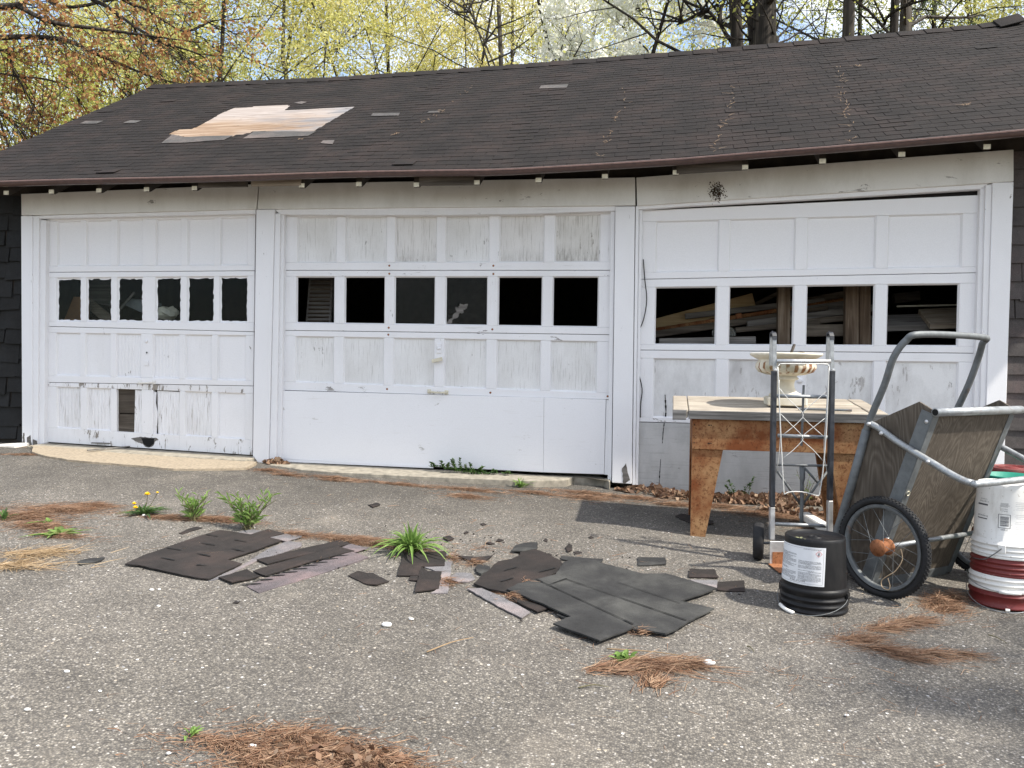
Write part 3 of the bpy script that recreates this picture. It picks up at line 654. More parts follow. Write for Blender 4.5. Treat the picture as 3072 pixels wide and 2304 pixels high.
# ---------------------------------------------------------------- doors
DY=.05
def door(label,secs,L,Rr,hardware=None):
    """secs: dicts with top/bot lines, panel lines, columns, kind; L,Rr: left/right edge lines (top,bottom)"""
    zc=min(L[1][1],Rr[1][1])
    d=obj('garage_door',MB().prism([(L[0][0]+.02,L[0][1]-.02),(L[0][0]+.03,L[0][1]-.02),(L[0][0]+.03,L[0][1]-.03),(L[0][0]+.02,L[0][1]-.03)],DY+.045,DY+.05),M['paint_door'],garage,label=label)
    def ed(ln,z): (xa,za),(xb,zb)=ln; return xa+(xb-xa)*(z-za)/(zb-za)
    def on(ln,x): (xa,za),(xb,zb)=ln[0],ln[-1]; return za+(zb-za)*(x-xa)/(xb-xa)
    for si,s in enumerate(secs):
        T,Bt=s['top'],s['bot']; y=DY+s.get('dy',0); mt=M[s.get('mat','paint_door')]; mr_=M[s.get('rail','paint_h')]
        def lx(z): return ed(L,z)+.001
        def rx(z): return ed(Rr,z)-.001
        def seg(ln,n=1):
            xl=lx(ln[0][1]); xr=rx(ln[-1][1]); return [(lerp(xl,xr,i/n),on(ln,lerp(xl,xr,i/n))) for i in range(n+1)]
        top=seg(T); bot=seg(Bt)
        if s.get('arc'):
            top=[(p[0],p[1]) for p in s['arc']]
        g=.0022
        if 'cols' not in s:
            continue
        pt,pb=seg(s['pt']),seg(s['pb'])
        tt=[(x,z-g) for x,z in top]; bb=[(x,z+g) for x,z in bot]
        obj('rail',MB().prism(tt+pt[::-1],y,y+.04),mr_,d,bevel=.0025)
        obj('rail',MB().prism(pb+bb[::-1],y,y+.04),mr_,d,bevel=.0025)
        cols=s['cols']; xs=[lx(pt[0][1])]+[v for c in cols for v in c]+[rx(pt[1][1])]
        for k in range(0,len(xs),2):
            a,b=xs[k],xs[k+1]; zt=lambda x: on(pt,x); zb=lambda x: on(pb,x)
            sa=(lx(zb(a))-lx(zt(a))) if k==0 else 0; sb=(rx(zb(b))-rx(zt(b))) if k==len(xs)-2 else 0
            obj('stile',MB().prism([(a+sa,zb(a)+.0006),(b+sb,zb(b)+.0006),(b,zt(b)-.0006),(a,zt(a)-.0006)],y+.0012,y+.039),mt,d,bevel=.0025)
        for k,(a,b) in enumerate(cols):
            zt=lambda x: on(pt,x); zb=lambda x: on(pb,x)
            q=[(a-.012,zb(a)-.012),(b+.012,zb(b)-.012),(b+.012,zt(b)+.012),(a-.012,zt(a)+.012)]
            if s['kind']=='panel':
                if k in s.get('skip',()): continue
                pm=s.get('pm','paint_door'); pm=pm if isinstance(pm,str) else pm[k]
                o=obj('panel',MB().prism(q,y+.021,y+.028),M[pm],d)
            else:
                pk=s['panes'][k]
                if pk: obj('window_pane',MB().prism(q,y+.022,y+.025),M[pk],d)
            # moulding bead round the opening
            w=.010; ins=[(a,zb(a)),(b,zb(b)),(b,zt(b)),(a,zt(a))]; inn=[(a+w,zb(a)+w),(b-w,zb(b)+w),(b-w,zt(b)-w),(a+w,zt(a)-w)]
            m=MB(); V=[(x,y+.004,z) for x,z in ins]+[(x,y+.0205,z) for x,z in inn]+[(x,y+.03,z) for x,z in ins]
            m.add(V,[(i,(i+1)%4,(i+1)%4+4,i+4) for i in range(4)]); obj('bead',m,mt,d)
            if s['kind']=='window' and s.get('smear'):
                r=random.Random(k*7+3); m=MB(); n=14; O=[];I=[]
                for (p,q2),nn in (((ins[0],ins[1]),9),((ins[1],ins[2]),13),((ins[2],ins[3]),9),((ins[3],ins[0]),13)):
                    for j in range(nn):
                        u=j/nn; O.append((lerp(p[0],q2[0],u),lerp(p[1],q2[1],u)))
                cx=(a+b)/2; cz=(zb(a)+zt(a))/2
                for (x,z) in O:
                    w_=r.uniform(.009,.019); dx=cx-x;dz=cz-z; I.append((x+math.copysign(min(w_,abs(dx)),dx),z+math.copysign(min(w_*1.2,abs(dz)),dz)))
                N=len(O); m.add([(x,y+.0205,z) for x,z in O]+[(x,y+.0205,z) for x,z in I],[(i,(i+1)%N,(i+1)%N+N,i+N) for i in range(N)])
                obj('paint_smear',m,M['paint_clean'],d)
    return d
def ln(*p): return list(p)
def cols(*c): return [(a[0],b[0]) for a,b in c]
# left door
L1=ln((-5.716,2.36),(-5.744,.244)); R1=ln((-3.593,2.366),(-3.61,.184))
d1=door('left garage door with six paint-smeared windows and rotten splitting bottom panels',[
 dict(top=ln((-5.716,2.363),(-3.593,2.369)),bot=ln((-5.724,1.851),(-3.6,1.852)),pt=ln((-5.606,2.33),(-3.674,2.332)),pb=ln((-5.606,1.91),(-3.672,1.901)),kind='panel',pm='paint_clean',mat='paint_clean',rail='paint_clean',
  cols=cols(((-5.606,2.123),(-5.359,2.12)),((-5.3,2.119),(-5.039,2.116)),((-4.973,2.115),(-4.713,2.112)),((-4.58,2.11),(-4.325,2.107)),((-4.261,2.106),(-3.996,2.102)),((-3.934,2.102),(-3.669,2.098)))),
 dict(top=ln((-5.724,1.851),(-3.6,1.852)),bot=ln((-5.728,1.341),(-3.607,1.303)),pt=ln((-5.621,1.8),(-3.665,1.805)),pb=ln((-5.621,1.388),(-3.669,1.384)),kind='window',smear=1,panes=['pane']*6,mat='paint_clean',rail='paint_clean',
  cols=cols(((-5.617,1.59),(-5.356,1.59)),((-5.3,1.59),(-5.038,1.589)),((-4.979,1.589),(-4.715,1.589)),((-4.586,1.589),(-4.326,1.589)),((-4.266,1.589),(-3.997,1.589)),((-3.941,1.589),(-3.667,1.589)))),
 dict(top=ln((-5.728,1.341),(-3.607,1.303)),bot=ln((-5.733,.809),(-3.607,.813)),pt=ln((-5.618,1.281),(-3.678,1.27)),pb=ln((-5.618,.878),(-3.679,.86)),kind='panel',pm=['paint_clean','paint_door','paint_warped','paint_warped','paint_door','paint_clean'],mat='paint',rail='paint',
  cols=cols(((-5.618,1.086),(-5.363,1.089)),((-5.31,1.089),(-5.045,1.092)),((-4.989,1.093),(-4.728,1.096)),((-4.608,1.097),(-4.341,1.1)),((-4.281,1.101),(-4.015,1.103)),((-3.959,1.104),(-3.68,1.107)))),
 dict(top=ln((-5.733,.809),(-3.607,.813)),bot=ln((-5.744,.241),(-3.61,.184)),pt=ln((-5.611,.77),(-3.678,.745)),pb=ln((-5.619,.381),(-3.683,.327)),kind='panel',skip=(2,3),pm=['paint_split','paint_split','paint_door','paint_split','paint_split','paint_door'],mat='paint_door',rail='paint_peel',
  cols=cols(((-5.611,.549),(-5.359,.555)),((-5.293,.556),(-5.041,.562)),((-4.978,.564),(-4.723,.57)),((-4.604,.572),(-4.336,.579)),((-4.279,.58),(-4.013,.586)),((-3.956,.587),(-3.684,.594))))],L1,R1)
# middle door
L2=ln((-3.314,2.343),(-3.326,.152)); R2=ln((-.399,2.321),(-.402,.128))
d2=door('middle garage door with six dark windows, crazed paint and a white plywood bottom',[
 dict(top=ln((-3.314,2.346),(-.399,2.324)),bot=ln((-3.314,1.853),(-.4,1.833)),pt=ln((-3.187,2.328),(-.501,2.301)),pb=ln((-3.184,1.92),(-.495,1.903)),kind='panel',pm=['paint_cracked','paint_cracked','paint_mildew_light','paint_cracked','paint_mildew_light','paint_mildew'],mat='paint_door',
  cols=cols(((-3.189,2.122),(-2.819,2.117)),((-2.738,2.116),(-2.357,2.11)),((-2.281,2.109),(-1.906,2.104)),((-1.826,2.103),(-1.442,2.098)),((-1.355,2.097),(-.968,2.092)),((-.881,2.09),(-.498,2.085)))),
 dict(top=ln((-3.314,1.853),(-.4,1.833)),bot=ln((-3.317,1.317),(-.399,1.298)),pt=ln((-3.199,1.799),(-.507,1.784)),pb=ln((-3.196,1.383),(-.5,1.359)),kind='window',panes=[None,None,'pane_dirty','pane_dirty',None,None],mat='paint_door',
  cols=cols(((-3.198,1.588),(-2.836,1.588)),((-2.743,1.588),(-2.37,1.588)),((-2.285,1.588),(-1.915,1.588)),((-1.826,1.587),(-1.45,1.587)),((-1.363,1.587),(-.978,1.587)),((-.893,1.587),(-.504,1.587)))),
 dict(top=ln((-3.317,1.317),(-.399,1.298)),bot=ln((-3.32,.779),(-.399,.756)),pt=ln((-3.202,1.267),(-.509,1.242)),pb=ln((-3.199,.856),(-.508,.813)),kind='panel',pm='paint_cracked',mat='paint_door',
  cols=cols(((-3.201,1.053),(-2.838,1.057)),((-2.748,1.058),(-2.374,1.063)),((-2.289,1.064),(-1.915,1.069)),((-1.829,1.07),(-1.455,1.074)),((-1.368,1.075),(-.985,1.08)),((-.903,1.081),(-.509,1.086))))],L2,R2)
obj('plywood_sheet',MB().prism([(-3.321,.165),(-.947,.129),(-.951,.762),(-3.315,.776)],.036,.07),M['plywood_white'],d2,bevel=.002)
obj('plywood_sheet',MB().prism([(-.946,.129),(-.435,.131),(-.429,.756),(-.949,.762)],.0365,.07),M['plywood_white'],d2,bevel=.002)
obj('edge_strip',MB().prism([(-.432,.13),(-.401,.128),(-.397,.752),(-.425,.754)],.034,.07),M['paint_door'],d2)
obj('bottom_strip',MB().prism([(-3.313,.139),(-1.911,.13),(-1.911,.147),(-3.313,.163)],.03,.06),M['paint_clean'],d2)
fq=[(-1.815,1.381),(-1.797,1.421),(-1.762,1.438),(-1.757,1.467),(-1.727,1.484),(-1.74,1.53),(-1.71,1.524),(-1.699,1.564),(-1.663,1.547),(-1.628,1.559),(-1.633,1.513),(-1.668,1.507),(-1.662,1.479),(-1.703,1.473),(-1.715,1.438),(-1.75,1.427),(-1.773,1.387)]
obj('paper_scrap',MB().prism(jag(fq,.010,.005,9),.0705,.0715),M['lumber_grey'],d2,label='torn grey scrap stuck to the fourth pane')
# right door
L3=ln((-.159,2.33),(-.16,.009)); R3=ln((2.408,2.396),(2.405,.1))
d3=door('right garage door with four open windows, stained lower panels and grey plywood foot',[
 dict(top=ln((-.159,2.324),(2.408,2.393)),bot=ln((-.16,1.757),(2.404,1.795)),pt=ln((-.044,2.232),(2.291,2.253)),pb=ln((-.039,1.814),(2.294,1.84)),kind='panel',pm='paint_clean',mat='paint_clean',rail='paint_clean',
  cols=cols(((-.043,2.024),(.464,2.018)),((.546,2.017),(1.058,2.011)),((1.147,2.01),(1.664,2.004)),((1.753,2.003),(2.29,1.996)))),
 dict(top=ln((-.16,1.757),(2.404,1.795)),bot=ln((-.161,1.173),(2.404,1.174)),pt=ln((-.045,1.693),(2.28,1.714)),pb=ln((-.039,1.218),(2.283,1.226)),kind='window',panes=[None]*4,mat='paint_clean',rail='paint',
  cols=cols(((-.041,1.449),(.454,1.451)),((.551,1.451),(1.057,1.452)),((1.151,1.453),(1.667,1.454)),((1.756,1.455),(2.282,1.456)))),
 dict(top=ln((-.161,1.173),(2.404,1.174)),bot=ln((-.162,.576),(2.407,.58)),pt=ln((-.046,1.106),(2.289,1.105)),pb=ln((-.042,.617),(2.286,.621)),kind='panel',pm='paint_mouldy',mat='paint',rail='paint_h',
  cols=cols(((-.044,.871),(.46,.881)),((.557,.882),(1.061,.891)),((1.158,.893),(1.67,.902)),((1.759,.904),(2.289,.914))))],L3,R3)
obj('plywood_sheet',MB().prism([(-.16,-.002),(2.409,-.043),(2.407,.577),(-.162,.573)],.046,.07),M['plywood_grey'],d3,bevel=.002,label='weathered grey plywood foot of the right door')
for z in (838,829,1052,1068,1262):
    pass
# door hardware
def knob(x,z,y,r,parent,mt,name='lock'):
    Mx=Matrix.Rotation(rad(90),3,'X')
    return obj(name,MB().lathe([(0,r*.5),(r*.6,r*.45),(r,r*.2),(r,-.004)],(x,y,z),16,Mx),mt,parent,smooth=True)
hx,hz=(-4.673,1.207); knob(hx,hz,.048,.016,d1,M['paint_clean'])
hx,hz=(-4.67,1.004); obj('keyhole_plate',MB().box((hx,.046,hz),(.045,.008,.045)),M['paint_clean'],d1,bevel=.002)
hx,hz=(-4.666,1.103); obj('keyhole',MB().lathe([(0,.004),(.008,.004)],(hx,.049,hz),10,Matrix.Rotation(rad(90),3,'X')),M['slit'],d1)
def lift_handle(a,b,par,mt):
    (x0,z0),(x1,z1)=a,b
    m=MB(); m.box((x0,.046,z0),(.03,.012,.035)); m.box((x1,.046,z1),(.03,.012,.035))
    m.tube([(x0,.03,z0),(x0+.01,.012,z0),(lerp(x0,x1,.5),.004,(z0+z1)/2-.004),(x1-.01,.012,z1),(x1,.03,z1)],.0085,8,smooth_path=3)
    return obj('lift_handle',m,mt,par)
lift_handle((-4.734,.827),(-4.594,.829),d1,M['white_plastic'])
lift_handle((-1.957,.796),(-1.802,.79),d2,M['cream'])
hx,hz=(-1.875,1.17); obj('keyhole_plate',MB().box((hx,.047,hz),(.045,.008,.085)),M['paint_clean'],d2,bevel=.003); knob(hx,hz,.043,.016,d2,M['paint_clean'])
obj('door_handle',MB().beam((-1.928,.02,1.057),(-1.835,.015,1.081),.014,.03).tube([(-1.889,.05,1.069),(-1.879,.015,1.069)],.01,8),M['cream'],d2,bevel=.002)
hx,hz=(1.113,.943); knob(hx,hz,.05,.024,d3,M['paint_clean'])
for x,z in [(-2.331,1.887),(-2.33,1.817),(-1.404,1.879),(-1.403,1.809),(-2.331,1.346),(-1.406,1.337),(-2.334,1.285),(-2.341,.809),(-1.416,.795),(-.416,.784)]:
    knob(x,z,.05,.009,d2,M['rust_orange'],'bolt')
# rotten bottom of the left door: missing panel, split panels, hole in the rail
obj('inner_board',MB().prism([(-5.007,.533),(-4.799,.534),(-4.8,.768),(-5.008,.771)],.078,.10),M['old_board'],d1)
obj('inner_board',MB().prism([(-5.007,.325),(-4.799,.322),(-4.799,.525),(-5.007,.523)],.078,.10),M['old_board'],d1)
obj('panel',MB().prism([(-4.806,.346),(-4.726,.333),(-4.727,.749),(-4.796,.754)],.064,.074),M['paint_split'],d1,label='narrow splinter of the broken panel')
obj('panel',MB().prism([(-4.559,.325),(-4.332,.313),(-4.333,.744),(-4.57,.752)],.066,.076),M['paint_split'],d1,label='buckled white panel pulled away from its stile')
obj('panel',MB().prism([(-4.624,.354),(-4.579,.331),(-4.566,.542),(-4.587,.634),(-4.58,.739),(-4.625,.745)],.063,.073),M['paint_warped'],d1,label='split sliver of panel beside the centre stile')
q=[(-4.829,.3),(-4.736,.321),(-4.664,.317),(-4.565,.314),(-4.545,.296),(-4.585,.279),(-4.599,.241),(-4.643,.222),(-4.681,.23),(-4.708,.257),(-4.753,.265)]
obj('rot_hole',MB().prism(jag(q,.015,.003,5),.0475,.049),M['lumber_grey'],d1,label='splintered rot around the hole in the bottom rail')
q=[(-4.721,.309),(-4.588,.31),(-4.591,.264),(-4.635,.228),(-4.666,.233),(-4.7,.26)]
obj('hole',MB().prism(jag(q,.012,.002,6),.0455,.047),M['slit'],d1)
# cracks in the right door
def crack(pts,w,par):
    m=MB()
    P=pts
    for i in range(len(P)-1):
        for u in np.linspace(0,1,7)[:-1]:
            a=Vector(P[i]).lerp(Vector(P[i+1]),u); b=Vector(P[i]).lerp(Vector(P[i+1]),u+1/6)
            w0=w*R_.uniform(.35,1.3); m.add([(a.x-w0,a.y,a.z),(a.x+w0,a.y,a.z),(b.x+w0*.8,b.y,b.z),(b.x-w0*.8,b.y,b.z)],[(0,1,2,3)])
    return obj('crack',m,M['slit'],par)
crack([(.055,.066,.807),(.065,.066,.674),(.059,.066,.575)],.006,d3)
crack([(.053,.045,.576),(.044,.045,.488),(.04,.045,.405)],.004,d3)
crack([(.029,.045,.272),(.023,.045,.156),(.019,.045,.039)],.004,d3)
# timber posts and frame inside
for q,y in (([(1.005,.993),(1.106,.995),(1.091,1.961),(.988,1.962)],.5),([(1.533,1.002),(1.641,1.004),(1.619,1.944),(1.517,1.945)],.4),([(1.648,1.004),(1.74,1.005),(1.715,1.946),(1.626,1.946)],.42)):
    obj('post',MB().prism(q,y,y+.09),M['post'],garage,bevel=.004)
for y in (1.2,2.6,4.0):
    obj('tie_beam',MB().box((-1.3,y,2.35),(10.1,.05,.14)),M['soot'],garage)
# thresholds
def slab(name,pts,top,h,mt):
    m=MB(); n=len(pts); V=[(x,y,top(x,y)) for x,y in pts]+[(x,y,gz(x,y)-.05) for x,y in pts]
    ar=sum(pts[i][0]*pts[(i+1)%n][1]-pts[(i+1)%n][0]*pts[i][1] for i in range(n))
    if ar<0: V=V[:n][::-1]+V[n:][::-1]
    m.add(V,[tuple(range(n))]+[(i,i+n,(i+1)%n+n,(i+1)%n) for i in range(n)])
    return obj(name,m,mt,garage,bevel=.006)
slab('threshold',jag([(-5.72,.06),(-5.72,-.20),(-4.9,-.23),(-4.2,-.22),(-3.55,-.19),(-3.55,.06)],.12,.008,2),lambda x,y:lerp(.232,.175,(x+5.72)/2.17)+y*.02,.1,M['concrete'])
slab('apron',jag([(-5.614,-.241)]+[(-5.72,-.17),(-3.45,-.17)]+[(-3.456,-.164),(-3.411,-.424),(-3.637,-.561),(-3.922,-.688),(-4.304,-.664),(-4.618,-.66),(-4.949,-.641),(-5.255,-.546),(-5.464,-.436)],.1,.008,3),lambda x,y:gz(x,y)+.018+max(0,(y+.6)*.03),.03,M['concrete_tan'])
slab('threshold',jag([(-3.36,.06),(-3.36,-.12)]+[(-2.999,-.276),(-2.61,-.316),(-2.097,-.313),(-1.536,-.285),(-.989,-.242),(-.731,-.104),(-.649,.19),(-.508,.217)]+[(-.38,-.1),(-.38,.06)],.12,.008,4),lambda x,y:lerp(.135,.095,(x+3.36)/2.98)+y*.03,.1,M['concrete'])
# ================================================================ THINGS INSIDE, SEEN THROUGH THE WINDOWS
def plank(label,a,b,w,h,mt,name='plank',cat='plank',group='planks stored inside the garage',up=(0,0,1)):
    o=obj(name,MB().beam(a,b,w,h,up),M[mt],bevel=.004); return tag(o,label,cat,group)
def extd(a,b,k=.0,k2=.0):
    a=Vector(a);b=Vector(b); d=b-a; return a-d*k,b+d*k2
plank('broad tan plank slanting up behind the left window of the right door',*extd((-.038,.95,1.415),(.845,.95,1.656),.15,0),.03,.13,'lumber_tan')
plank('thin grey plank ending in mid-air under the broad tan plank',*extd((.23,.9,1.5),(1.039,.9,1.598),0,.5),.12,.05,'lumber_grey')
plank('dark plank lying lowest on the left, under the rusty pipe',*extd((-.036,.8,1.331),(1.027,.8,1.496),.1,.4),.14,.06,'lumber')
plank('upper brown plank running up behind the dark post',*extd((.863,1.1,1.622),(1.063,1.1,1.723),.3,1.),.12,.035,'lumber')
plank('grey plank with its end showing left of the dark post',*extd((.765,.75,1.424),(1.579,.75,1.538),0,.3),.12,.055,'lumber_grey')
plank('brown plank under the grey plank end, left of the dark post',*extd((.661,.7,1.368),(1.015,.7,1.405),0,1.),.12,.045,'lumber')
plank('topmost dark plank in the third window',*extd((1.313,1,1.642),(1.648,1,1.708),.2,.5),.14,.07,'lumber')
plank('grey plank second from the top in the third window',*extd((1.298,.9,1.569),(1.629,.9,1.616),.2,.5),.14,.06,'lumber_grey')
plank('pale plank in the middle of the pile in the third window',*extd((1.282,.8,1.506),(1.609,.8,1.551),.2,.5),.14,.065,'lumber_grey')
plank('brown plank below the pale plank in the third window',*extd((1.27,.72,1.445),(1.593,.72,1.479),.2,.5),.14,.05,'lumber')
plank('thick dark beam lying at the bottom of the third window',*extd((1.251,.6,1.362),(1.57,.6,1.369),.3,.2),.14,.10,'lumber')
plank('thin white strip above the boards in the right window',*extd((2.028,.8,1.589),(2.527,.8,1.601),0,.3),.03,.014,'white_bag',name='white_strip',cat='strip',group=None)
plank('long board with a worn edge at the left of the right window',*extd((1.845,.6,1.43),(2.175,.6,1.443),.2,.1),.25,.05,'lumber_grey',up=(0,-.42,.9))
plank('broad board lying on top in the right window',*extd((2.178,.55,1.465),(2.482,.55,1.478),0,.4),.34,.05,'bare_board',up=(0,-.42,.9))
plank('short grey block standing high in the right window',(2.157,1.4,1.703),(2.381,1.4,1.728),.1,.09,'lumber_grey')
plank('smooth grey plank lying on the sill of the two left windows',(-.002,.3,1.245),(.789,.3,1.268),.14,.062,'lumber_grey')
r=random.Random(12)
for k in range(12):
    z=.74+.055*(k//2)+r.uniform(-.015,.015); x0_=lerp(-.4,1.3,r.random()); y_=1.15+.13*(k%5); L_=r.uniform(1.4,2.6); sl_=r.uniform(.02,.16)
    plank('weathered plank lying deep in the pile behind the right door',(x0_,y_,z),(x0_+L_,y_+r.uniform(-.15,.15),z+L_*sl_),r.uniform(.09,.16),r.uniform(.03,.07),['lumber','lumber_grey','lumber_tan','lumber_grey'][k%4],group='planks deep in the pile')
o=obj('louvred_shutter',MB().prism([(-3.315,1.307),(-3.063,1.309),(-3.035,1.937),(-3.269,1.939)],.5,.53),M['lumber_grey']); tag(o,'dim louvred shutter leaning behind the first window of the middle door','shutter')
for q in range(14):
    a=Vector((-3.287,.49,1.386)).lerp(Vector((-3.25,.49,1.874)),q/13); b=Vector((-3.076,.49,1.387)).lerp(Vector((-3.053,.49,1.873)),q/13); obj('slat',MB().beam(a,b,.02,.006,up=(0,.6,.8)),M['lumber'],o)
o=obj('pipe',MB().tube([*extd((-.037,.85,1.373),(1.033,.85,1.553),.1,.6)],.02,10),M['rust'],smooth=True); tag(o,'rusty pipe slanting through the pile of planks','pipe')
o=obj('pipe_clamp',MB().beam((.677,.84,1.491),(.732,.84,1.501),.06,.062),M['rust_orange'],bevel=.006); tag(o,'small orange clamp on the rusty pipe','clamp')
def lump(name,c,sz,mt,label,cat,seed=0):
    m=MB(); r=random.Random(seed); n=14; V=[];F=[]
    for i in range(9):
        th=math.pi*i/8
        for k in range(n):
            a=2*math.pi*k/n; p=Vector((math.sin(th)*math.cos(a),math.sin(th)*math.sin(a),math.cos(th))); q=1+.35*mnoise.noise(p*2.2+Vector((seed,0,0)))+.1*r.uniform(-1,1)
            V.append((c[0]+p.x*q*sz[0],c[1]+p.y*q*sz[1],c[2]+p.z*q*sz[2]))
    for i in range(8):
        for k in range(n): F.append((i*n+k,(i+1)*n+k,(i+1)*n+(k+1)%n,i*n+(k+1)%n))
    return tag(obj(name,m.add(V,F),M[mt]),label,cat)
lump('plastic_bag',(.535,.36,1.333),(.10,.07,.055),'clear_bag','crumpled clear plastic bag between the two left windows','bag',2)
lump('cloth_bundle',(-4.717,.45,1.491),(.11,.10,.065),'white_bag','dirty white folded bundle behind the fourth small window','bundle',4)
o=obj('hardboard',MB().prism([(-5.837,1.37),(-5.707,1.65),(-5.556,1.64),(-5.556,1.371)],.4,.43),M['cardboard']); tag(o,'brown hardboard sheet leaning behind the first small window','board')
plank('brown plank leaning behind the second small window',(-5.633,.5,1.608),(-5.38,.5,1.42),.02,.10,'lumber',group=None)
o=obj('grey_sheet',MB().prism([(-5.787,1.624),(-5.787,1.846),(-5.528,1.851),(-5.528,1.579)],.7,.73),M['lumber_grey']); tag(o,'rough grey panel high behind the second small window','panel')
o=obj('grey_box',MB().prism([(-5.218,1.575),(-5.141,1.641),(-4.978,1.608),(-4.977,1.477)],.5,.75),M['grey_box'],bevel=.005); tag(o,'grey box tilted behind the third small window','box')
o=obj('stick',MB().beam((-5.226,.45,1.536),(-5.077,.45,1.693),.012,.02),M['lumber_grey']); tag(o,'thin stick slanting behind the third small window','stick')
# ================================================================ WORKBENCH AND URN
bl=(.092,-1.5,.752); br=(1.376,-1.52,.752)
B0=Vector(((.292,-1.279)[0],(.292,-1.279)[1],0)); 
FX=Vector((br[0]-bl[0],br[1]-bl[1],0)); BW=FX.length; FX.normalize(); FY=Vector((-FX.y,FX.x,0))
O=Vector((bl[0],bl[1],0)); TZ=(bl[2]+br[2])/2; TD=.72; TI=rad(4.5)
FZ=Vector((0,0,1))
def bp(u,v,w):
    """bench coordinates: u along the front, v to the back, w height above the ground at the front"""
    return O+FX*u+FY*v+FZ*(w+v*math.tan(TI))
gfr=gz(O.x+.5,O.y)
bench=thing('workbench','rusty steel workbench with a sun-bleached plank top holding a stone urn','workbench',(O+FX*BW/2+FY*.33+FZ*gfr))
TT=TZ+.02; TH=.055
def bbox(u0,u1,v0,v1,w0,w1):
    return [bp(u,v,w) for u in(u0,u1) for v in(v0,v1) for w in(w0,w1)],[(0,1,3,2),(4,6,7,5),(0,4,5,1),(2,3,7,6),(0,2,6,4),(1,5,7,3)]
cw=.10
vs=[0,.125,.25,.38,.50,.61]
for i,v in enumerate(vs):
    a,b=v+.0025,(vs[i+1] if i<5 else TD)-.0025; dz=R_.uniform(-.004,.004)
    obj('plank',MB().add(*bbox(cw,BW-cw,a,b,TT-TH+dz,TT+dz)),M['bench_top'],bench,bevel=.005)
for u0,u1 in ((0,cw-.004),(BW-cw+.004,BW)):
    obj('end_board',MB().add(*bbox(u0,u1,-.006,TD,TT-TH,TT+.002)),M['bench_top'],bench,bevel=.005)
obj('front_edge',MB().add(*bbox(cw-.002,BW-cw+.002,-.012,-.0005,TT-TH-.004,TT-.006)),M['bench_edge'],bench,bevel=.002)
for u0,u1 in((.0,.085),(BW-.085,BW)): obj('end_grain',MB().add(*bbox(u0,u1,-.013,-.0065,TT-TH-.012,TT-.004)),M['bench_edge'],bench,bevel=.002)
AU0,AU1=.125,BW-.13; AW1=TT-TH-.004; AW0=AW1-.195
obj('apron',MB().add(*bbox(AU0,AU1,.012,.018,AW0,AW1)),M['rust'],bench,bevel=.002)
obj('apron',MB().add(*bbox(AU0,AU1,TD-.03,TD-.024,AW0,AW1)),M['rust'],bench)
for u in (AU0,AU1-.006): obj('apron',MB().add(*bbox(u,u+.006,.0185,TD-.0305,AW0,AW1)),M['rust'],bench)
for u,sg in ((AU0,1),(AU1,-1)):
    for v,vs_ in ((.022,1),(TD-.036,-1)):
        gl=gz(*(O+FX*u+FY*v).xy)-.01-v*math.tan(TI)
        fl=[(u,AW0+.012),(u+sg*.195,AW0+.012),(u+sg*.092,gl),(u,gl)]
        m=MB(); V=[bp(a,v,w) for a,w in fl]+[bp(a,v+.005*vs_,w) for a,w in fl]; n=4
        m.add(V,[(0,1,2,3),(7,6,5,4)]+[(i,i+n,(i+1)%n+n,(i+1)%n) for i in range(n)])
        sf=[(0,AW0+.012),(.15,AW0+.012),(.07,gl),(0,gl)]
        V=[bp(u+.001*sg,v+.006*vs_+a*vs_,w) for a,w in sf]+[bp(u+.006*sg,v+.006*vs_+a*vs_,w) for a,w in sf]
        m.add(V,[(0,1,2,3),(7,6,5,4)]+[(i,i+n,(i+1)%n+n,(i+1)%n) for i in range(n)])
        # inner flange, folded back along the tapered edge
        V=[bp(u+sg*.195,v+.0055*vs_,AW0+.012),bp(u+sg*.195,v+.05*vs_,AW0+.012),bp(u+sg*.092,v+.05*vs_,gl),bp(u+sg*.092,v+.0055*vs_,gl)]; V+=[p-FX*sg*.004 for p in V]
        m.add(V,[(0,1,2,3),(7,6,5,4)]+[(i,i+n,(i+1)%n+n,(i+1)%n) for i in range(n)])
        obj('leg',m,M['rust'],bench)
hm=MB()
for (u,w) in [(.012,.04),(.012,.155),(.10,.04),(.107,.04),(.117,.04),(.10,.155),(.107,.155),(.117,.155)]:
    c=bp(AU0+u,.0115,AW1-w); hm.lathe([(0,0),(.004,0)],c,8,Matrix.Rotation(rad(90),3,'X'))
obj('bolt_hole',hm,M['slit'],bench)
# urn
uc=(.819,-1.212,.826); uz=TT+.26*math.tan(TI)
u_=(Vector(uc)-O); uu,uv=u_.dot(FX),.30
ub=bp(uu,uv,TT+.003)
urn=thing('garden_urn','stained cream stone urn with fluted bowl standing on the workbench','urn',ub)
k=.98
obj('plinth',MB().add([ub+FX*a*.122+FY*b*.122+FZ*(c*.055) for a in(-1,1) for b in(-1,1) for c in(0,1)],[(0,1,3,2),(4,6,7,5),(0,4,5,1),(2,3,7,6),(0,2,6,4),(1,5,7,3)]),M['urn'],urn,bevel=.006)
obj('stem',MB().lathe([(.10,.054),(.105,.064),(.098,.075),(.072,.088),(.058,.115),(.055,.14),(.06,.163),(.078,.168),(.082,.178),(.07,.188),(.076,.198)],ub,36),M['urn'],urn,smooth=True)
fl=lambda a,z: 1+.028*abs(math.sin(a*11))*max(0,min(1,(z-.19)/.02))*max(0,min(1,(.295-z)/.02))
bowl=[(.07,.194),(.12,.20),(.168,.217),(.187,.245),(.183,.275),(.172,.292),(.176,.30),(.19,.305),(.225,.326),(.228,.336),(.222,.342),(.20,.338),(.165,.318),(.15,.295),(.0,.285)]
obj('bowl',MB().lathe(bowl,ub,88,rmod=fl),M['urn'],urn,smooth=True)
bk=MB(); V=[]
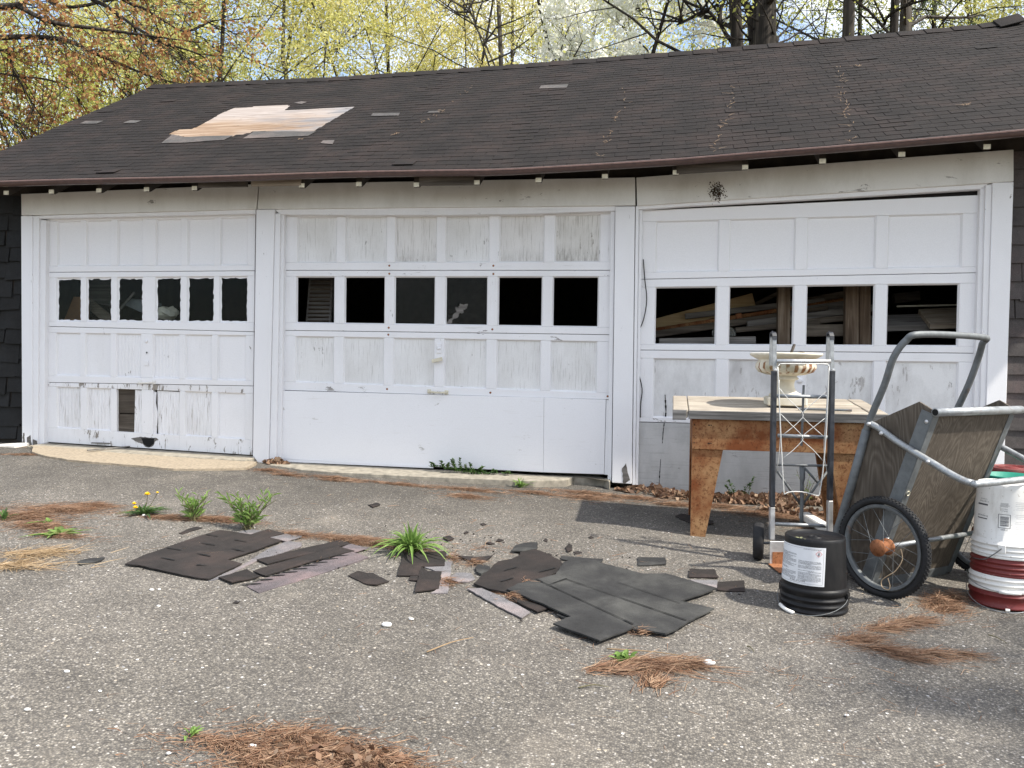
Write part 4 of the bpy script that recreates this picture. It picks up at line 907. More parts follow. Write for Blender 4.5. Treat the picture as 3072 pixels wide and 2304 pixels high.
for (a,b,c,d) in (((-.02,-.02,.325),(.10,.03,.345),.035,.008),((.03,0,.335),(.055,.02,.40),.02,.012),((.06,.02,.34),(.15,-.02,.342),.03,.006),((.05,-.03,.338),(.12,.05,.35),.016,.008)):
    bk.beam(ub+Vector(a),ub+Vector(b),c,d)
tag(obj('bark_pieces',bk,M['old_board'],bevel=.003),'broken bark pieces lying in the stone urn','bark')
o=obj('steel_rod',MB().tube([bp(uu+.05,.06,TT+.012),bp(uu+.36,.035,TT+.012)],.008,8),M['galv_dull']); tag(o,'short steel rod lying on the workbench edge behind the hand truck','rod')
# ================================================================ HAND TRUCK
HD=4.62
gt=(.858,-1.665); 
def hp(px): return Vector(px)
tl=(.641,-1.989,1.097); trr=(.965,-1.93,1.101); bl2=(.655,-2.012,.079); br2=(.972,-1.956,.07)
ht_base=Vector(((bl2[0]+br2[0])/2,(bl2[1]+br2[1])/2,gz((bl2[0]+br2[0])/2,(bl2[1]+br2[1])/2)))
truck=thing('hand_truck','narrow upright hand truck with black rails and white wire netting','hand truck',ht_base)
cw_=Vector([[0.984142, 0.176887, 0.01326], [-0.017554, 0.022734, 0.999587], [0.176512, -0.983969, 0.025479]][0]); cf=-Vector([[0.984142, 0.176887, 0.01326], [-0.017554, 0.022734, 0.999587], [0.176512, -0.983969, 0.025479]][2]); cf.z=0; cf.normalize()
def hd(*pts,dy=0): return [Vector(p)+cf*dy for p in pts]
for top,bot in (((.642,-1.99,1.027),(.644,-2.01,.258)),((.965,-1.932,1.032),(.965,-1.951,.3))):
    obj('rail',MB().beam(top,bot,.036,.026,up=tuple(cw_)),M['black_paint'],truck,bevel=.003)
for top,bot in (((.644,-2.01,.256),(.646,-2.014,.073)),((.965,-1.951,.298),(.967,-1.957,.07))):
    obj('rail',MB().beam(top,bot,.036,.026,up=tuple(cw_)),M['alu'],truck,bevel=.003,label='bare aluminium foot of the rail')
for a,b,bk_ in (((.646,-1.989,1.031),(.642,-1.985,1.239),.10),((.967,-1.932,1.035),(.961,-1.927,1.243),.10)):
    a=Vector(a);b=Vector(b)
    P=[a,b-FZ*.04,b-FZ*.012+cf*.008,b+cf*.02,b+cf*.04,b+cf*.052-FZ*.02,b+cf*.055-FZ*.18]
    m=MB(); P=catmull(P,3)
    for i in range(len(P)-1): m.beam(P[i],P[i+1]+(P[i+1]-P[i])*.05,.021,.005,up=tuple(cf))
    obj('handle',m,M['galv'],truck)
    m=MB(); Q=[p for p in P if p.z>b.z-.05]
    for i in range(len(Q)-1): m.beam(Q[i]+FZ*.003-cf*.002,Q[i+1]+FZ*.003-cf*.002,.024,.008,up=tuple(cf))
    obj('handle_grip',m,M['black_paint'],truck)
    obj('rivet',MB().lathe([(0,.005),(.008,.003),(.009,0)],a-cf*.014,10,Matrix.Rotation(rad(90),3,'X')),M['alu'],truck)
for a,b,r,mt in (((.656,-1.986,1.082),(.955,-1.933,1.084),.012,'alu'),((.665,-1.949,.883),(.961,-1.896,.881),.011,'galv'),((.676,-1.953,.657),(.954,-1.903,.651),.011,'galv'),((.672,-1.958,.491),(.964,-1.906,.488),.007,'galv_dull'),((.67,-1.967,.153),(.974,-1.913,.145),.011,'galv')):
    obj('crossbar',MB().tube([a,b],r,10),M[mt],truck,smooth=True)
obj('centre_bar',MB().beam((.821,-1.889,.947),(.814,-1.899,.597),.022,.008,up=tuple(cw_)),M['galv_dull'],truck,bevel=.002)
obj('centre_tube',MB().tube([(.821,-1.901,.49),(.823,-1.903,.409),(.821,-1.903,.39),(.822,-1.908,.201),(.824,-1.909,.143)],[.017,.016,.012,.011,.012],10),M['galv_dull'],truck,smooth=True)
for a,b in (((.674,-1.958,.457),(.82,-1.897,.254)),((.961,-1.907,.461),(.821,-1.897,.25)),((.833,-1.909,.472),(.912,-1.897,.385))):
    obj('brace',MB().tube([a,b],.007,8),M['galv_dull'],truck,smooth=True)
W_=[]
for pts in ([(2333,1100),(2338,1093),(2345,1091),(2470,1092),(2483,1094),(2487,1101),(2486,1120),(2480,1280),(2468,1420),(2459,1478),(2455,1487),(2445,1486),(2420,1478),(2390,1475),(2365,1477),(2355,1482),(2351,1474),(2347,1400),(2342,1300),(2336,1160),(2333,1100)],): W_.append(pts)
def D2(px,py,d): 
    # table of wire points converted once below
    return None
wp=[(.656,-2.028,1.05),(.665,-2.026,1.063),(.678,-2.023,1.067),(.908,-1.982,1.069),(.932,-1.978,1.065),(.939,-1.977,1.052),(.938,-1.978,1.017),(.932,-1.987,.718),(.915,-1.997,.456),(.9,-2.002,.347),(.893,-2.004,.33),(.875,-2.007,.332),(.829,-2.015,.346),(.773,-2.025,.351),(.727,-2.033,.347),(.709,-2.037,.337),(.702,-2.038,.352),(.692,-2.036,.49),(.679,-2.033,.677),(.664,-2.029,.938),(.656,-2.028,1.05)]
obj('wire_frame',MB().tube(wp,.0034,6,smooth_path=2),M['steel_white'],truck,smooth=True)
for P in ([(.668,-2.024,.929),(.71,-2.017,.879),(.789,-2,.805),(.8,-1.998,.79),(.801,-1.999,.767),(.75,-2.009,.714),(.691,-2.026,.667)],[(.939,-1.975,.927),(.876,-1.988,.866),(.811,-1.996,.805),(.801,-1.995,.79),(.803,-1.995,.767),(.861,-1.99,.712),(.924,-1.985,.657)],[(.678,-2.026,.785),(.734,-2.017,.729),(.788,-2.004,.677),(.801,-2.002,.655),(.801,-2.002,.636),(.752,-2.012,.583),(.697,-2.028,.538)],[(.929,-1.981,.769),(.869,-1.993,.72),(.814,-1.999,.674),(.802,-1.999,.655),(.804,-1.999,.636),(.863,-1.992,.585),(.915,-1.99,.526)]):
    obj('wire',MB().tube(P,.0021,5,smooth_path=2),M['steel_white'],truck,smooth=True)
for P in ([(.674,-1.976,.975),(.672,-1.978,.88),(.684,-1.992,.655),(.668,-1.99,.446)],[(.945,-1.927,.978),(.936,-1.944,.771),(.928,-1.95,.582),(.955,-1.939,.431)]):
    obj('wire',MB().tube(P,.0021,5,smooth_path=3),M['steel_white'],truck,smooth=True)
# toe plate and wheels
tb=Vector((.806,-2.007,.039)); half=.175
tgz=gz(tb.x,tb.y)
n0=tb.copy(); n0.z=tgz
obj('back_plate',MB().box(n0+FZ*.075,(2*half,.006,.13),Matrix.Rotation(math.atan2(cw_.y,cw_.x),3,'Z')),M['alu'],truck,bevel=.002)
obj('rust_patch',MB().box(n0+FZ*.045-cf*.0045-cw_*.0,(2*half*.92,.002,.07),Matrix.Rotation(math.atan2(cw_.y,cw_.x),3,'Z')),M['rust_orange'],truck)
obj('toe_plate',MB().box(n0+FZ*.012-cf*.10,(2*half+.02,.19,.006),Matrix.Rotation(math.atan2(cw_.y,cw_.x),3,'Z')),M['rust_orange'],truck,bevel=.002)
def disc_wheel(c,ax,r,w,name,par):
    ax=Vector(ax).normalized(); Mx=ax.to_track_quat('Z','Y').to_matrix()
    return obj(name,MB().lathe([(.02,-w*.3),(r*.55,-w*.3),(r*.6,-w*.42),(r*.92,-w*.5),(r,-w*.3),(r*1.01,-w*.1),(r*1.01,w*.1),(r,w*.3),(r*.92,w*.5),(r*.6,w*.42),(r*.55,w*.3),(.02,w*.3),(.02,-w*.3)],c,28,Mx),M['rubber'],par,smooth=True)
for s in (-1,1):
    c=ht_base+cw_*s*.215+cf*.10+FZ*.0; c.z=gz(c.x,c.y)+.105
    vr=c-camp; disc_wheel(c,Vector((vr.y,-vr.x,0)),.105,.06,'wheel',truck)
obj('axle',MB().tube([ht_base+cw_*-.2+cf*.10+FZ*.105,ht_base+cw_*.2+cf*.10+FZ*.105],.008,8),M['galv_dull'],truck)
# ================================================================ GARDEN CART tipped on its nose
CP=Vector((1.101,-2.489,-.097)); CA=Vector((*(.764,.645),0)); CB=Vector((*(.645,-.764),0)); CW=.70; CO=.10
cart=thing('garden_cart','two-wheeled plywood garden cart with steel edges tipped up on its nose','garden cart',CP+CA*.4)
def cp(b,z,a): return CP+CB*b+CA*a+FZ*z
side=[(-.135,.865),(.122,.985),(.205,.942),(-.13,.0),(-.34,.14)]
for nm,a0,a1 in (('side_panel',CO,CO+.012),('side_panel',CO+CW-.012,CO+CW)):
    V=[cp(b,z,a0) for b,z in side]+[cp(b,z,a1) for b,z in side]; n=5
    obj(nm,MB().add(V,[(0,1,2,3,4),(9,8,7,6,5)]+[(i,i+n,(i+1)%n+n,(i+1)%n) for i in range(n)]),M['cart_ply'],cart)
bd=Vector((.205+.13,.942)); bd.normalize(); bn=Vector((bd.y,-bd.x))   # outward normal of the floor panel in (b,z)
def flo(t,off): # along floor from nose (0) to top (1)
    b,z=lerp(-.13,.205,t)+bn.x*off,lerp(.0,.942,t)+bn.y*off; return b,z
def fbox(t0,t1,o0,o1,a0,a1):
    V=[cp(*flo(t,o),a) for t in(t0,t1) for o in(o0,o1) for a in(a0,a1)]
    return V,[(0,1,3,2),(4,6,7,5),(0,4,5,1),(2,3,7,6),(0,2,6,4),(1,5,7,3)]
obj('floor_panel',MB().add(*fbox(.03,.985,-.012,.0,CO+.0125,CO+CW-.0125)),M['cart_ply'],cart)
nose=[(-.335,.135),(-.13,.012)]
V=[cp(b,z,a) for b,z in nose for a in (CO+.0125,CO+CW-.0125)]; V+=[v+FZ*.012+CB*.004 for v in V]
obj('nose_panel',MB().add(V,[(0,1,3,2),(4,6,7,5),(0,4,5,1),(2,3,7,6),(0,2,6,4),(1,5,7,3)]),M['cart_ply'],cart)
# steel edge angles
for a0,a1,sa in ((CO-.003,CO+.045,-1),(CO+CW-.045,CO+CW+.003,1)):
    m=MB().add(*fbox(.01,.985,.0005,.0035,a0,a1))
    aa=(CO-.003,CO-.0005) if sa<0 else (CO+CW+.0005,CO+CW+.003)
    m.add(*fbox(.01,.985,-.065,.0003,*aa)); obj('edge_angle',m,M['galv_dull'],cart,bevel=.001)
m=MB()
for aa in ((CO-.003,CO-.0005),(CO+CW+.0005,CO+CW+.003)):
    q=[(-.34,.14),(-.13,.0),(-.12,.04),(-.325,.175)]; V=[cp(b,z,a) for a in aa for b,z in q]
    m.add(V,[(0,1,2,3),(7,6,5,4),(0,4,5,1),(1,5,6,2),(2,6,7,3),(3,7,4,0)])
V=[cp(b,z,a) for b,z in ((-.345,.136),(-.13,-.004)) for a in (CO,CO+CW)]; V+=[v-FZ*.003-CB*.001 for v in V]
m.add(V,[(0,1,3,2),(4,6,7,5),(0,4,5,1),(2,3,7,6),(0,2,6,4),(1,5,7,3)])
obj('nose_band',m.add(*fbox(.0,.055,.0005,.003,CO+.046,CO+CW-.046)),M['galv_dull'],cart)
b,z=flo(1.0,.01)
tt=MB().tube([cp(b,z,CO-.01),cp(b,z,CO+CW+.03)],.021,14); obj('floor_rim_tube',tt,M['galv'],cart,smooth=True)
for a in (CO-.011,CO+CW+.031):
    obj('tube_end',MB().lathe([(0,0),(.016,0)],cp(b,z,a-.0008 if a<.3 else a+.0008),14,CA.to_track_quat('Z','Y').to_matrix()),M['slit'],cart)
# handle: one bent tube up both rims
hpts=[(-.38,.06),(-.34,.20),(-.24,.53),(-.152,.84),(-.06,1.06),(-.012,1.20),(.03,1.285),(.075,1.318)]
P=[cp(b,z,CO-.014) for b,z in hpts[:6]]+[cp(hpts[6][0],hpts[6][1],CO+.02),cp(.068,1.318,CO+.085)]
Q=[cp(.068,1.318,CO+CW-.085),cp(hpts[6][0],hpts[6][1],CO+CW-.02)]+[cp(b,z,CO+CW+.014) for b,z in hpts[:6][::-1]]
obj('handle',MB().tube(P+Q,.0175,12,smooth_path=5),M['galv_dull'],cart,smooth=True)
obj('rim_sleeve',MB().tube([cp(b,z,CO-.014) for b,z in hpts[:3]]+[cp(-.157,.825,CO-.014)],.0215,12),M['galv_dull'],cart,smooth=True)
# prop leg: bent tube from both sides out past the floor
lg=[(-.128,.859),(-.074,.837),(.04,.774),(.2,.701),(.334,.642),(.39,.622)]
lg=[(b,z) for b,z in lg]
be,zee=lg[-1]
P=[cp(b,z,CO-.02) for b,z in lg[:-1]]+[cp(be+.005,zee,CO+.0),cp(be+.03,zee-.002,CO+.05)]
Q=[cp(be+.03,zee-.002,CO+CW-.05),cp(be+.005,zee,CO+CW)]+[cp(b,z,CO+CW+.02) for b,z in lg[:-1][::-1]]
obj('prop_leg',MB().tube(P+Q,.0165,12,smooth_path=5),M['galv'],cart,smooth=True)
Mx=CA.to_track_quat('Z','Y').to_matrix()
for (b,z,a) in ((lg[0][0],lg[0][1],CO-.04),(lg[1][0]+.02,lg[1][1]-.02,CO-.04),(lg[3][0],lg[3][1],CO-.04),(.165,.89,CO-.004),(-.03,.28,CO-.004)):
    obj('bolt',MB().lathe([(0,-.006),(.009,-.004),(.011,.004)],cp(b,z,a),10,Mx),M['alu'] ,cart,smooth=True)
b,z=flo(.56,.006); obj('bolt',MB().lathe([(0,-.008),(.012,-.005),(.013,.004)],cp(b,z,CO+.02),10,(CB*bn.x+FZ*bn.y).to_track_quat('Z','Y').to_matrix()),M['cream'],cart,smooth=True)
# wheels
WR=.252
def spoked_wheel(ac,sgn):
    c=cp(0,WR,ac); w=obj('wheel',MB().lathe([(.0,-.052),(.026,-.05),(.027,-.044),(.042,-.043),(.043,-.034),(.031,-.030),(.030,.028),(.042,.032),(.041,.041),(.018,.042),(.0,.044)],c,20,Mx),M['rust_orange'],cart,smooth=True)
    tr=.0172
    tp=[(WR-.0178+tr*math.cos(t)*1.05,tr*1.1*math.sin(t)) for t in np.linspace(0,2*math.pi,15)]
    obj('tyre',MB().lathe(tp,c,64,Mx),M['rubber'],w,smooth=True)
    kn=MB()
    for k in range(76):
        a=2*math.pi*k/76
        for q,off in enumerate((-.013,-.0045,.0045,.013)):
            aa=a+(q%2)*math.pi/76; rr=WR-.0178+tr*1.05*math.sqrt(max(.1,1-(off/(tr*1.1))**2))+.0012
            d=Mx@Vector((math.cos(aa),math.sin(aa),0)); t=Mx@Vector((-math.sin(aa),math.cos(aa),0)); 
            kn.box(c+d*rr+CA*off,(.007,.0065,.005),Matrix((CA,t,d)).transposed())
    obj('tread',kn,M['rubber'],w,kind='stuff')
    rp=[(.211,-.015),(.214,-.013),(.206,-.009),(.199,-.011),(.199,.011),(.206,.009),(.214,.013),(.211,.015),(.204,.012),(.196,.013),(.196,-.013),(.204,-.012),(.211,-.015)]
    obj('rim',MB().lathe(rp,c,56,Mx),M['galv_dull'],w,smooth=True)
    for k in range(20):
        a=2*math.pi*k/20; f=-.034 if k%2 else .034; a2=a+(.75 if k%4<2 else -.75)
        p=Mx@Vector((.040*math.cos(a2),.040*math.sin(a2),0)); q=Mx@Vector((.197*math.cos(a),.197*math.sin(a),0))
        obj('spoke',MB().tube([c+p+CA*f,c+q],.0013,5),M['galv_dull'],w)
    return c
c1=spoked_wheel(.02,1); c2=spoked_wheel(CO+CW+.09,-1)
obj('axle',MB().tube([cp(0,WR,.05),cp(0,WR,CO+CW+.06)],.0125,10),M['galv'],cart,smooth=True)
tw_=[c1+CB*.12+FZ*.02-CA*.03,c1+CB*.13-FZ*.03-CA*.03,c1+CB*.10-FZ*.09-CA*.035,c1+CB*.06-FZ*.125-CA*.04,c1+CB*.02-FZ*.16-CA*.03,c1+CB*.025-FZ*.19-CA*.03,c1+CB*.06-FZ*.195-CA*.03,c1+CB*.07-FZ*.17-CA*.035,c1+CB*.055-FZ*.14-CA*.03]
tag(obj('twine',MB().tube(tw_,.0022,5,smooth_path=4),M['twine'],smooth=True),'frayed twine looped through the spokes of the cart wheel','twine')
# ================================================================ BUCKETS
def bucket_profile(H,rt,rb,ribs,rib_z0,rib_dz,rib_w,lip=.0):
    """upside-down pail, from the mouth on the ground (z=0) up to the recessed base"""
    P=[(rb-.006,0),(rb,0),(rb+.002,.004)]
    for k in range(ribs):
        z=rib_z0+k*rib_dz; P+= [(rb+.001,z),(rb+rib_w,z+.002),(rb+rib_w,z+.007),(rb-.001,z+.009)]
    z=rib_z0+ribs*rib_dz
    P+= [(rb-.002,z),(rb-.006,z+.006),(lerp(rb,rt,.4)-.004,z+(H-z)*.4),(rt+.0015,H-.03),(rt,H-.004),(rt-.003,H),(rt-.006,H-.001),(rt-.009,H-.008),(rt*.4,H-.010),(.032,H-.010),(.030,H-.004),(.024,H-.004),(.022,H-.010),(.010,H-.010),(.008,H-.004),(0,H-.004)]
    return P
def pail_radius(prof,z):
    q=[(r,zz) for r,zz in prof if r>.1]; zs=[p[1] for p in q]; 
    for (r0,z0),(r1,z1) in zip(q[:-1],q[1:]):
        if z0<=z<=z1 and z1>z0: return lerp(r0,r1,(z-z0)/(z1-z0))
    return q[-1][0]
def text_mesh(s,size):
    cu=bpy.data.curves.new('t','FONT'); cu.body=s; cu.size=size; cu.resolution_u=2; cu.align_x='CENTER'
    o=bpy.data.objects.new('t',cu); COL.objects.link(o); dg=bpy.context.evaluated_depsgraph_get(); me=bpy.data.meshes.new_from_object(o.evaluated_get(dg))
    V=[(v.co.x,v.co.y) for v in me.vertices]; F=[tuple(p.vertices) for p in me.polygons]
    bpy.data.objects.remove(o); bpy.data.curves.remove(cu); bpy.data.meshes.remove(me); return V,F
class Wrap:
    """flat print wrapped on a pail; (s,z): arc length from a centre angle, height"""
    def __init__(w,c,prof,ang): w.c=Vector(c); w.p=prof; w.a=ang
    def __call__(w,s,z,off):
        r=pail_radius(w.p,z)+off; a=w.a+s/pail_radius(w.p,z); return w.c+Vector((r*math.cos(a),r*math.sin(a),z))
    def rect(w,m,s0,s1,z0,z1,off,n=1,nz=1):
        V=[w(lerp(s0,s1,i/n),lerp(z0,z1,j/nz),off) for j in range(nz+1) for i in range(n+1)]; k=n+1
        m.add(V,[(j*k+i,j*k+i+1,(j+1)*k+i+1,(j+1)*k+i) for j in range(nz) for i in range(n)]); return m
    def text(w,m,t,size,s,z,off,flip=True):
        V,F=text_mesh(t,size); g=-1 if flip else 1
        m.add([w(s+x*g,z+y*g,off) for x,y in V],F); return m
def angle_to_cam(c,extra=0.):
    d=camp-Vector(c); return math.atan2(d.y,d.x)+extra
# black pail
bc=Vector((*(.744,-2.745),0)); bc.z=gz(bc.x,bc.y)+.002
pail=thing('black_pail','black plastic pail upside down with a white paper hazard label','bucket',bc)
BPf=bucket_profile(.345,.136,.153,4,.018,.022,.004)
BPf=[(.146,0),(.153,0),(.155,.005),(.155,.012),(.151,.015),(.151,.03),(.156,.033),(.156,.039),(.151,.042),(.150,.058),(.155,.061),(.155,.068),(.149,.071),(.149,.085),(.154,.088),(.155,.108),(.152,.112),(.146,.113),(.146,.118),(.141,.22),(.1365,.33),(.135,.343),(.132,.346),(.128,.344),(.125,.337),(.06,.334),(.032,.334),(.031,.340),(.026,.340),(.024,.334),(.012,.334),(.010,.340),(0,.340)]
obj('body',MB().lathe(BPf,bc,64),M['black_plastic'],pail,smooth=True)
ac=angle_to_cam(bc)
Wp=Wrap(bc,BPf,ac-.62)
lab=obj('paper_label',Wp.rect(MB(),-.135,.135,.135,.312,.0012,18,5),M['label'],pail,smooth=True)
m=MB(); r=random.Random(4)
def lines(m,s0,s1,z0,z1,dz,h,gap=.12):
    z=z0
    while z<z1:
        e=s1-r.uniform(0,(s1-s0)*.45)*(r.random()<.35)
        b=s0+r.uniform(0,(s1-s0)*.5)*(r.random()<.3)
        x=b
        while x<e:
            x2=min(e,x+r.uniform(.006,.02)); Wp.rect(m,x,x2,z,z+h*r.uniform(.6,1.1),.0018,2); x=x2+.0016
        if r.random()<gap: z+=dz*1.5
        z+=dz
lines(m,.015,.118,.155,.252,.0046,.0018); lines(m,-.128,.005,.158,.272,.0042,.0017,.05)
for s0,s1,z0,z1 in ((-.131,.127,.142,.1428),(-.131,.127,.3045,.3053),(.1262,.127,.142,.3053)): Wp.rect(m,s0,s1,z0,z1,.0018,12)
lines(m,.0,.115,.300,.303,.004,.002)
obj('print',m,M['ink'],lab,kind='stuff')
obj('lettering',Wp.text(MB(),'HOCUT 795 B',.0125,.012,.156,.002),M['ink_dark'],lab)
m=MB(); sz=.0145; cs,cz=.105,.283
for k in range(4):
    a=[(sz,0),(0,sz),(-sz,0),(0,-sz)]; b=[(x*.86,z*.86) for x,z in a]; p,q=a[k],a[(k+1)%4]; p2,q2=b[k],b[(k+1)%4]
    m.add([Wp(cs+x,cz+z,.002) for x,z in (p,q,q2,p2)],[(0,1,2,3)])
obj('hazard_diamond',m,M['ink_red'],lab)
m=MB(); Wp.rect(m,cs-.0022,cs+.0022,cz-.008,cz+.004,.002); Wp.rect(m,cs-.0015,cs+.0015,cz+.0055,cz+.008,.002); obj('hazard_mark',m,M['ink_dark'],lab)
def bail(c,r0,zr,a,reach,drop,grip,mt,par,gname='grip',gmat='white_plastic',wr=.0021,fr=.5):
    """wire bail hanging from two ears at angle a±90°, lying forward along a"""
    d=Vector((math.cos(a),math.sin(a),0)); s=Vector((-d.y,d.x,0)); c=Vector(c)
    P=[]
    for t in np.linspace(-1,1,17):
        x=math.sin(t*math.pi/2)*(r0+.006); f=math.cos(t*math.pi/2)
        P.append(c+s*x+d*(reach*f)+FZ*(zr-drop*(f**.7)))
    obj('bail',MB().tube(P,wr,6),M[mt],par,smooth=True)
    if grip:
        i=int(fr*16); g=P[i-1:i+3] if grip==2 else P[i-1:i+2]
        obj(gname,MB().tube([g[0].lerp(g[1],.1)]+list(g[1:-1])+[g[-1]],.0085,10),M[gmat],par,smooth=True)
bail(bc,.155,.078,ac-.30,.19,.070,2,'galv_dull',pail,fr=.33,wr=.0017)
for s in (-1,1):
    a=ac-.30+s*math.pi/2; obj('ear',MB().box(bc+Vector((math.cos(a)*.156,math.sin(a)*.156,.078)),(.012,.034,.034),Matrix.Rotation(a,3,'Z')),M['black_plastic'],pail,bevel=.002)
m=MB(); rr=random.Random(2)
for _ in range(90):
    a=rr.gauss(math.pi*1.22,.22); q=.12-abs(rr.gauss(0,.014)); p=bc+Vector((q*math.cos(a),q*math.sin(a),.3365)); s=rr.uniform(.003,.009)
    m.add([p+Vector((s*math.cos(t)*rr.uniform(.6,1.2),s*math.sin(t)*rr.uniform(.6,1.2),0)) for t in np.linspace(0,5.2,6)],[(0,1,2,3,4,5)])
obj('dried_film',m,simple('dried_yellow_film',(.30,.31,.17),.8),pail,kind='stuff')
# nested stack of upside-down pails
scx,scy=(1.72,-2.371); sz0=gz(scx,scy)
STK='nested upside-down pails at the right'
def pail_shape(H,nrib,zr,w=.005,rb=.152,rt=.134):
    P=[(rb-.006,0),(rb,0),(rb+.003,.003),(rb+.003,.010),(rb,.013)]
    z=zr
    for k in range(nrib): P+= [(rb-.001,z),(rb+w,z+.002),(rb+w,z+.008),(rb-.001,z+.011)]; z+=.024
    P+= [(rb-.002,z),(rb-.008,z+.003),(lerp(rb,rt,.5),z+(H-z)*.5),(rt+.001,H-.02),(rt,H-.004),(rt-.004,H),(rt-.008,H-.002),(rt-.011,H-.006),(0,H-.006)]
    return P
def stackpail(name,label,z,mt,nrib,zr,H=.36):
    c=Vector((scx+R_.uniform(-.004,.004),scy+R_.uniform(-.004,.004),sz0+z)); t=thing(name,label,'bucket',c,STK)
    Pf=pail_shape(H,nrib,zr); obj('body',MB().lathe(Pf,c,64),M[mt],t,smooth=True); return t,c,Pf
p1,cA,_=stackpail('red_pail','lowest pail of the stack, dark red, with its wire handle on the asphalt',.002,'red_plastic',1,.055)
p2,cB,_=stackpail('white_pail','scuffed white pail between the two dark red pails of the stack',.082,'white_plastic',2,.030)
p3,cC,_=stackpail('red_pail','dark red ribbed pail just under the topmost white pail',.158,'red_plastic',3,.014)
p4,cD,Pd=stackpail('white_pail','topmost white pail of the stack, printed with a barcode',.245,'white_plastic',3,.014)
a4=angle_to_cam(cD)
Wd=Wrap(cD,Pd,a4)
m=MB(); r=random.Random(8)
# barcode in a rounded frame
bs,bz=-.012,.185
def ring(m,s0,s1,z0,z1,t):
    for q in ((s0,s1,z0,z0+t),(s0,s1,z1-t,z1),(s0,s0+t,z0+t,z1-t),(s1-t,s1,z0+t,z1-t)): Wd.rect(m,*q,.0008,4)
ring(m,bs-.026,bs+.026,bz-.034,bz+.034,.0022)
z=bz-.024
while z<bz+.024:
    h=r.choice([.0008,.0012,.002,.003]); Wd.rect(m,bs-.017,bs+.019,z,z+h,.0008,3); z+=h+r.choice([.0009,.0014,.002])
Wd.text(m,'JT0043',.010,bs,bz-.038,.0008)
Wd.text(m,'Radiant',.008,bs,bz+.052,.0008); Wd.text(m,'Gypsum',.008,bs,bz+.061,.0008)
for k in range(5): Wd.rect(m,bs-.02+r.uniform(0,.006),bs+.02-r.uniform(0,.006),bz+.07+k*.004,bz+.0713+k*.004,.0008,3)
Wd.rect(m,-.150,-.088,.250,.258,.0008,6); Wd.rect(m,-.150,-.090,.183,.188,.0008,6); Wd.text(m,'Professional',.013,-.118,.203,.0008)
Wd.text(m,'A Light Weight',.009,-.112,.272,.0008); Wd.text(m,'Compound',.009,-.112,.283,.0008)
obj('printing',m,M['ink'],p4,kind='stuff')
m=MB(); 
for k in range(22):
    z=.10+k*.0085
    if r.random()<.8: Wd.rect(m,.03+r.uniform(0,.01),.085-r.uniform(0,.03),z,z+.0016,.0008,3)
obj('fine_print',m,simple('pale_print',(.42,.42,.43),.7),p4,kind='stuff')
a=a4-.12; d=Vector((math.cos(a),math.sin(a),0)); 
obj('ear',MB().box(cD+d*.156+FZ*.052,(.008,.034,.04),Matrix.Rotation(a,3,'Z')),M['white_plastic'],p4,bevel=.002)
e=cD+d*.162+FZ*.055; sd_=Vector((-d.y,d.x,0))
obj('bail',MB().tube([e,e-sd_*.03-FZ*.03+d*.004,e-sd_*.075-FZ*.066-d*.012,e-sd_*.13-FZ*.075-d*.06],.0024,6,smooth_path=3),M['galv_dull'],p4,smooth=True)
bail(cB,.158,.062,a4+.05,.176,.052,2,'galv',p2,gmat='white_plastic',fr=.53)
bail(cA,.158,.075,a4+.02,.20,.075,0,'galv',p1)
obj('bail_tip',MB().tube([cA+Vector((math.cos(a4+.05)*.20,math.sin(a4+.05)*.20,.012)),cA+Vector((math.cos(a4+.14)*.198,math.sin(a4+.14)*.198,.012))],.007,8),M['white_plastic'],p1)
# pails behind the stack
for nm,lb,px,mt,H in (('green_pail','green pail half hidden behind the white pail, near the cart',(1.894,-1.953,.479),'green_plastic',.36),('red_pail','dark red pail with a ringed lid behind the green pail',(2.073,-1.514,.475),'red_plastic',.36)):
    g=gz(px[0],px[1]); 
    z=max(g,px[2]-H); c=Vector((px[0],px[1],g)); H2=px[2]-g
    t=thing(nm,lb,'bucket',c)
    P=pail_shape(H2,2,.03); 
    if mt=='red_plastic': P=P[:-2]+[(.125,H2-.006),(.075,H2-.005),(.073,H2),(.067,H2),(.065,H2-.005),(.035,H2-.005),(.033,H2-.001),(0,H2-.001)]
    else: P=P[:-3]+[(.128,H2-.04),(0,H2-.045)]
    obj('body',MB().lathe(P,c,48),M[mt],t,smooth=True)
# ================================================================ TORN SHINGLES ON THE DRIVEWAY
SG='torn shingle pieces on the driveway'
sid=[0]
def sheet(pts,mt,h,th,label):
    sid[0]+=1; r=random.Random(sid[0]); per=0
    pts=jag(pts,.03,.0032,sid[0]); n=len(pts)
    ar=sum(pts[i][0]*pts[(i+1)%n][1]-pts[(i+1)%n][0]*pts[i][1] for i in range(n))
    if ar<0: pts=pts[::-1]
    ph=r.uniform(0,6); cx=sum(p[0] for p in pts)/n; cy=sum(p[1] for p in pts)/n
    big=max(math.hypot(p[0]-cx,p[1]-cy) for p in pts)
    def lift(x,y): 
        q=math.hypot(x-cx,y-cy)/big; return (.002+.005*max(0,mnoise.noise(Vector((x*3.1+ph,y*3.1,0))))*q+ (.007 if big<.2 else .003)*q*q*max(0,math.sin(math.atan2(y-cy,x-cx)*2+ph)))
    V=[(x,y,gz(x,y)+h+lift(x,y)) for x,y in pts]; V+=[(x,y,z-th) for x,y,z in V]
    m=MB().add(V,[tuple(range(n)),tuple(range(2*n-1,n-1,-1))]+[(i,i+n,(i+1)%n+n,(i+1)%n) for i in range(n)])
    o=obj('torn_shingle',m,M[mt]); return tag(o,label,'shingle',SG)
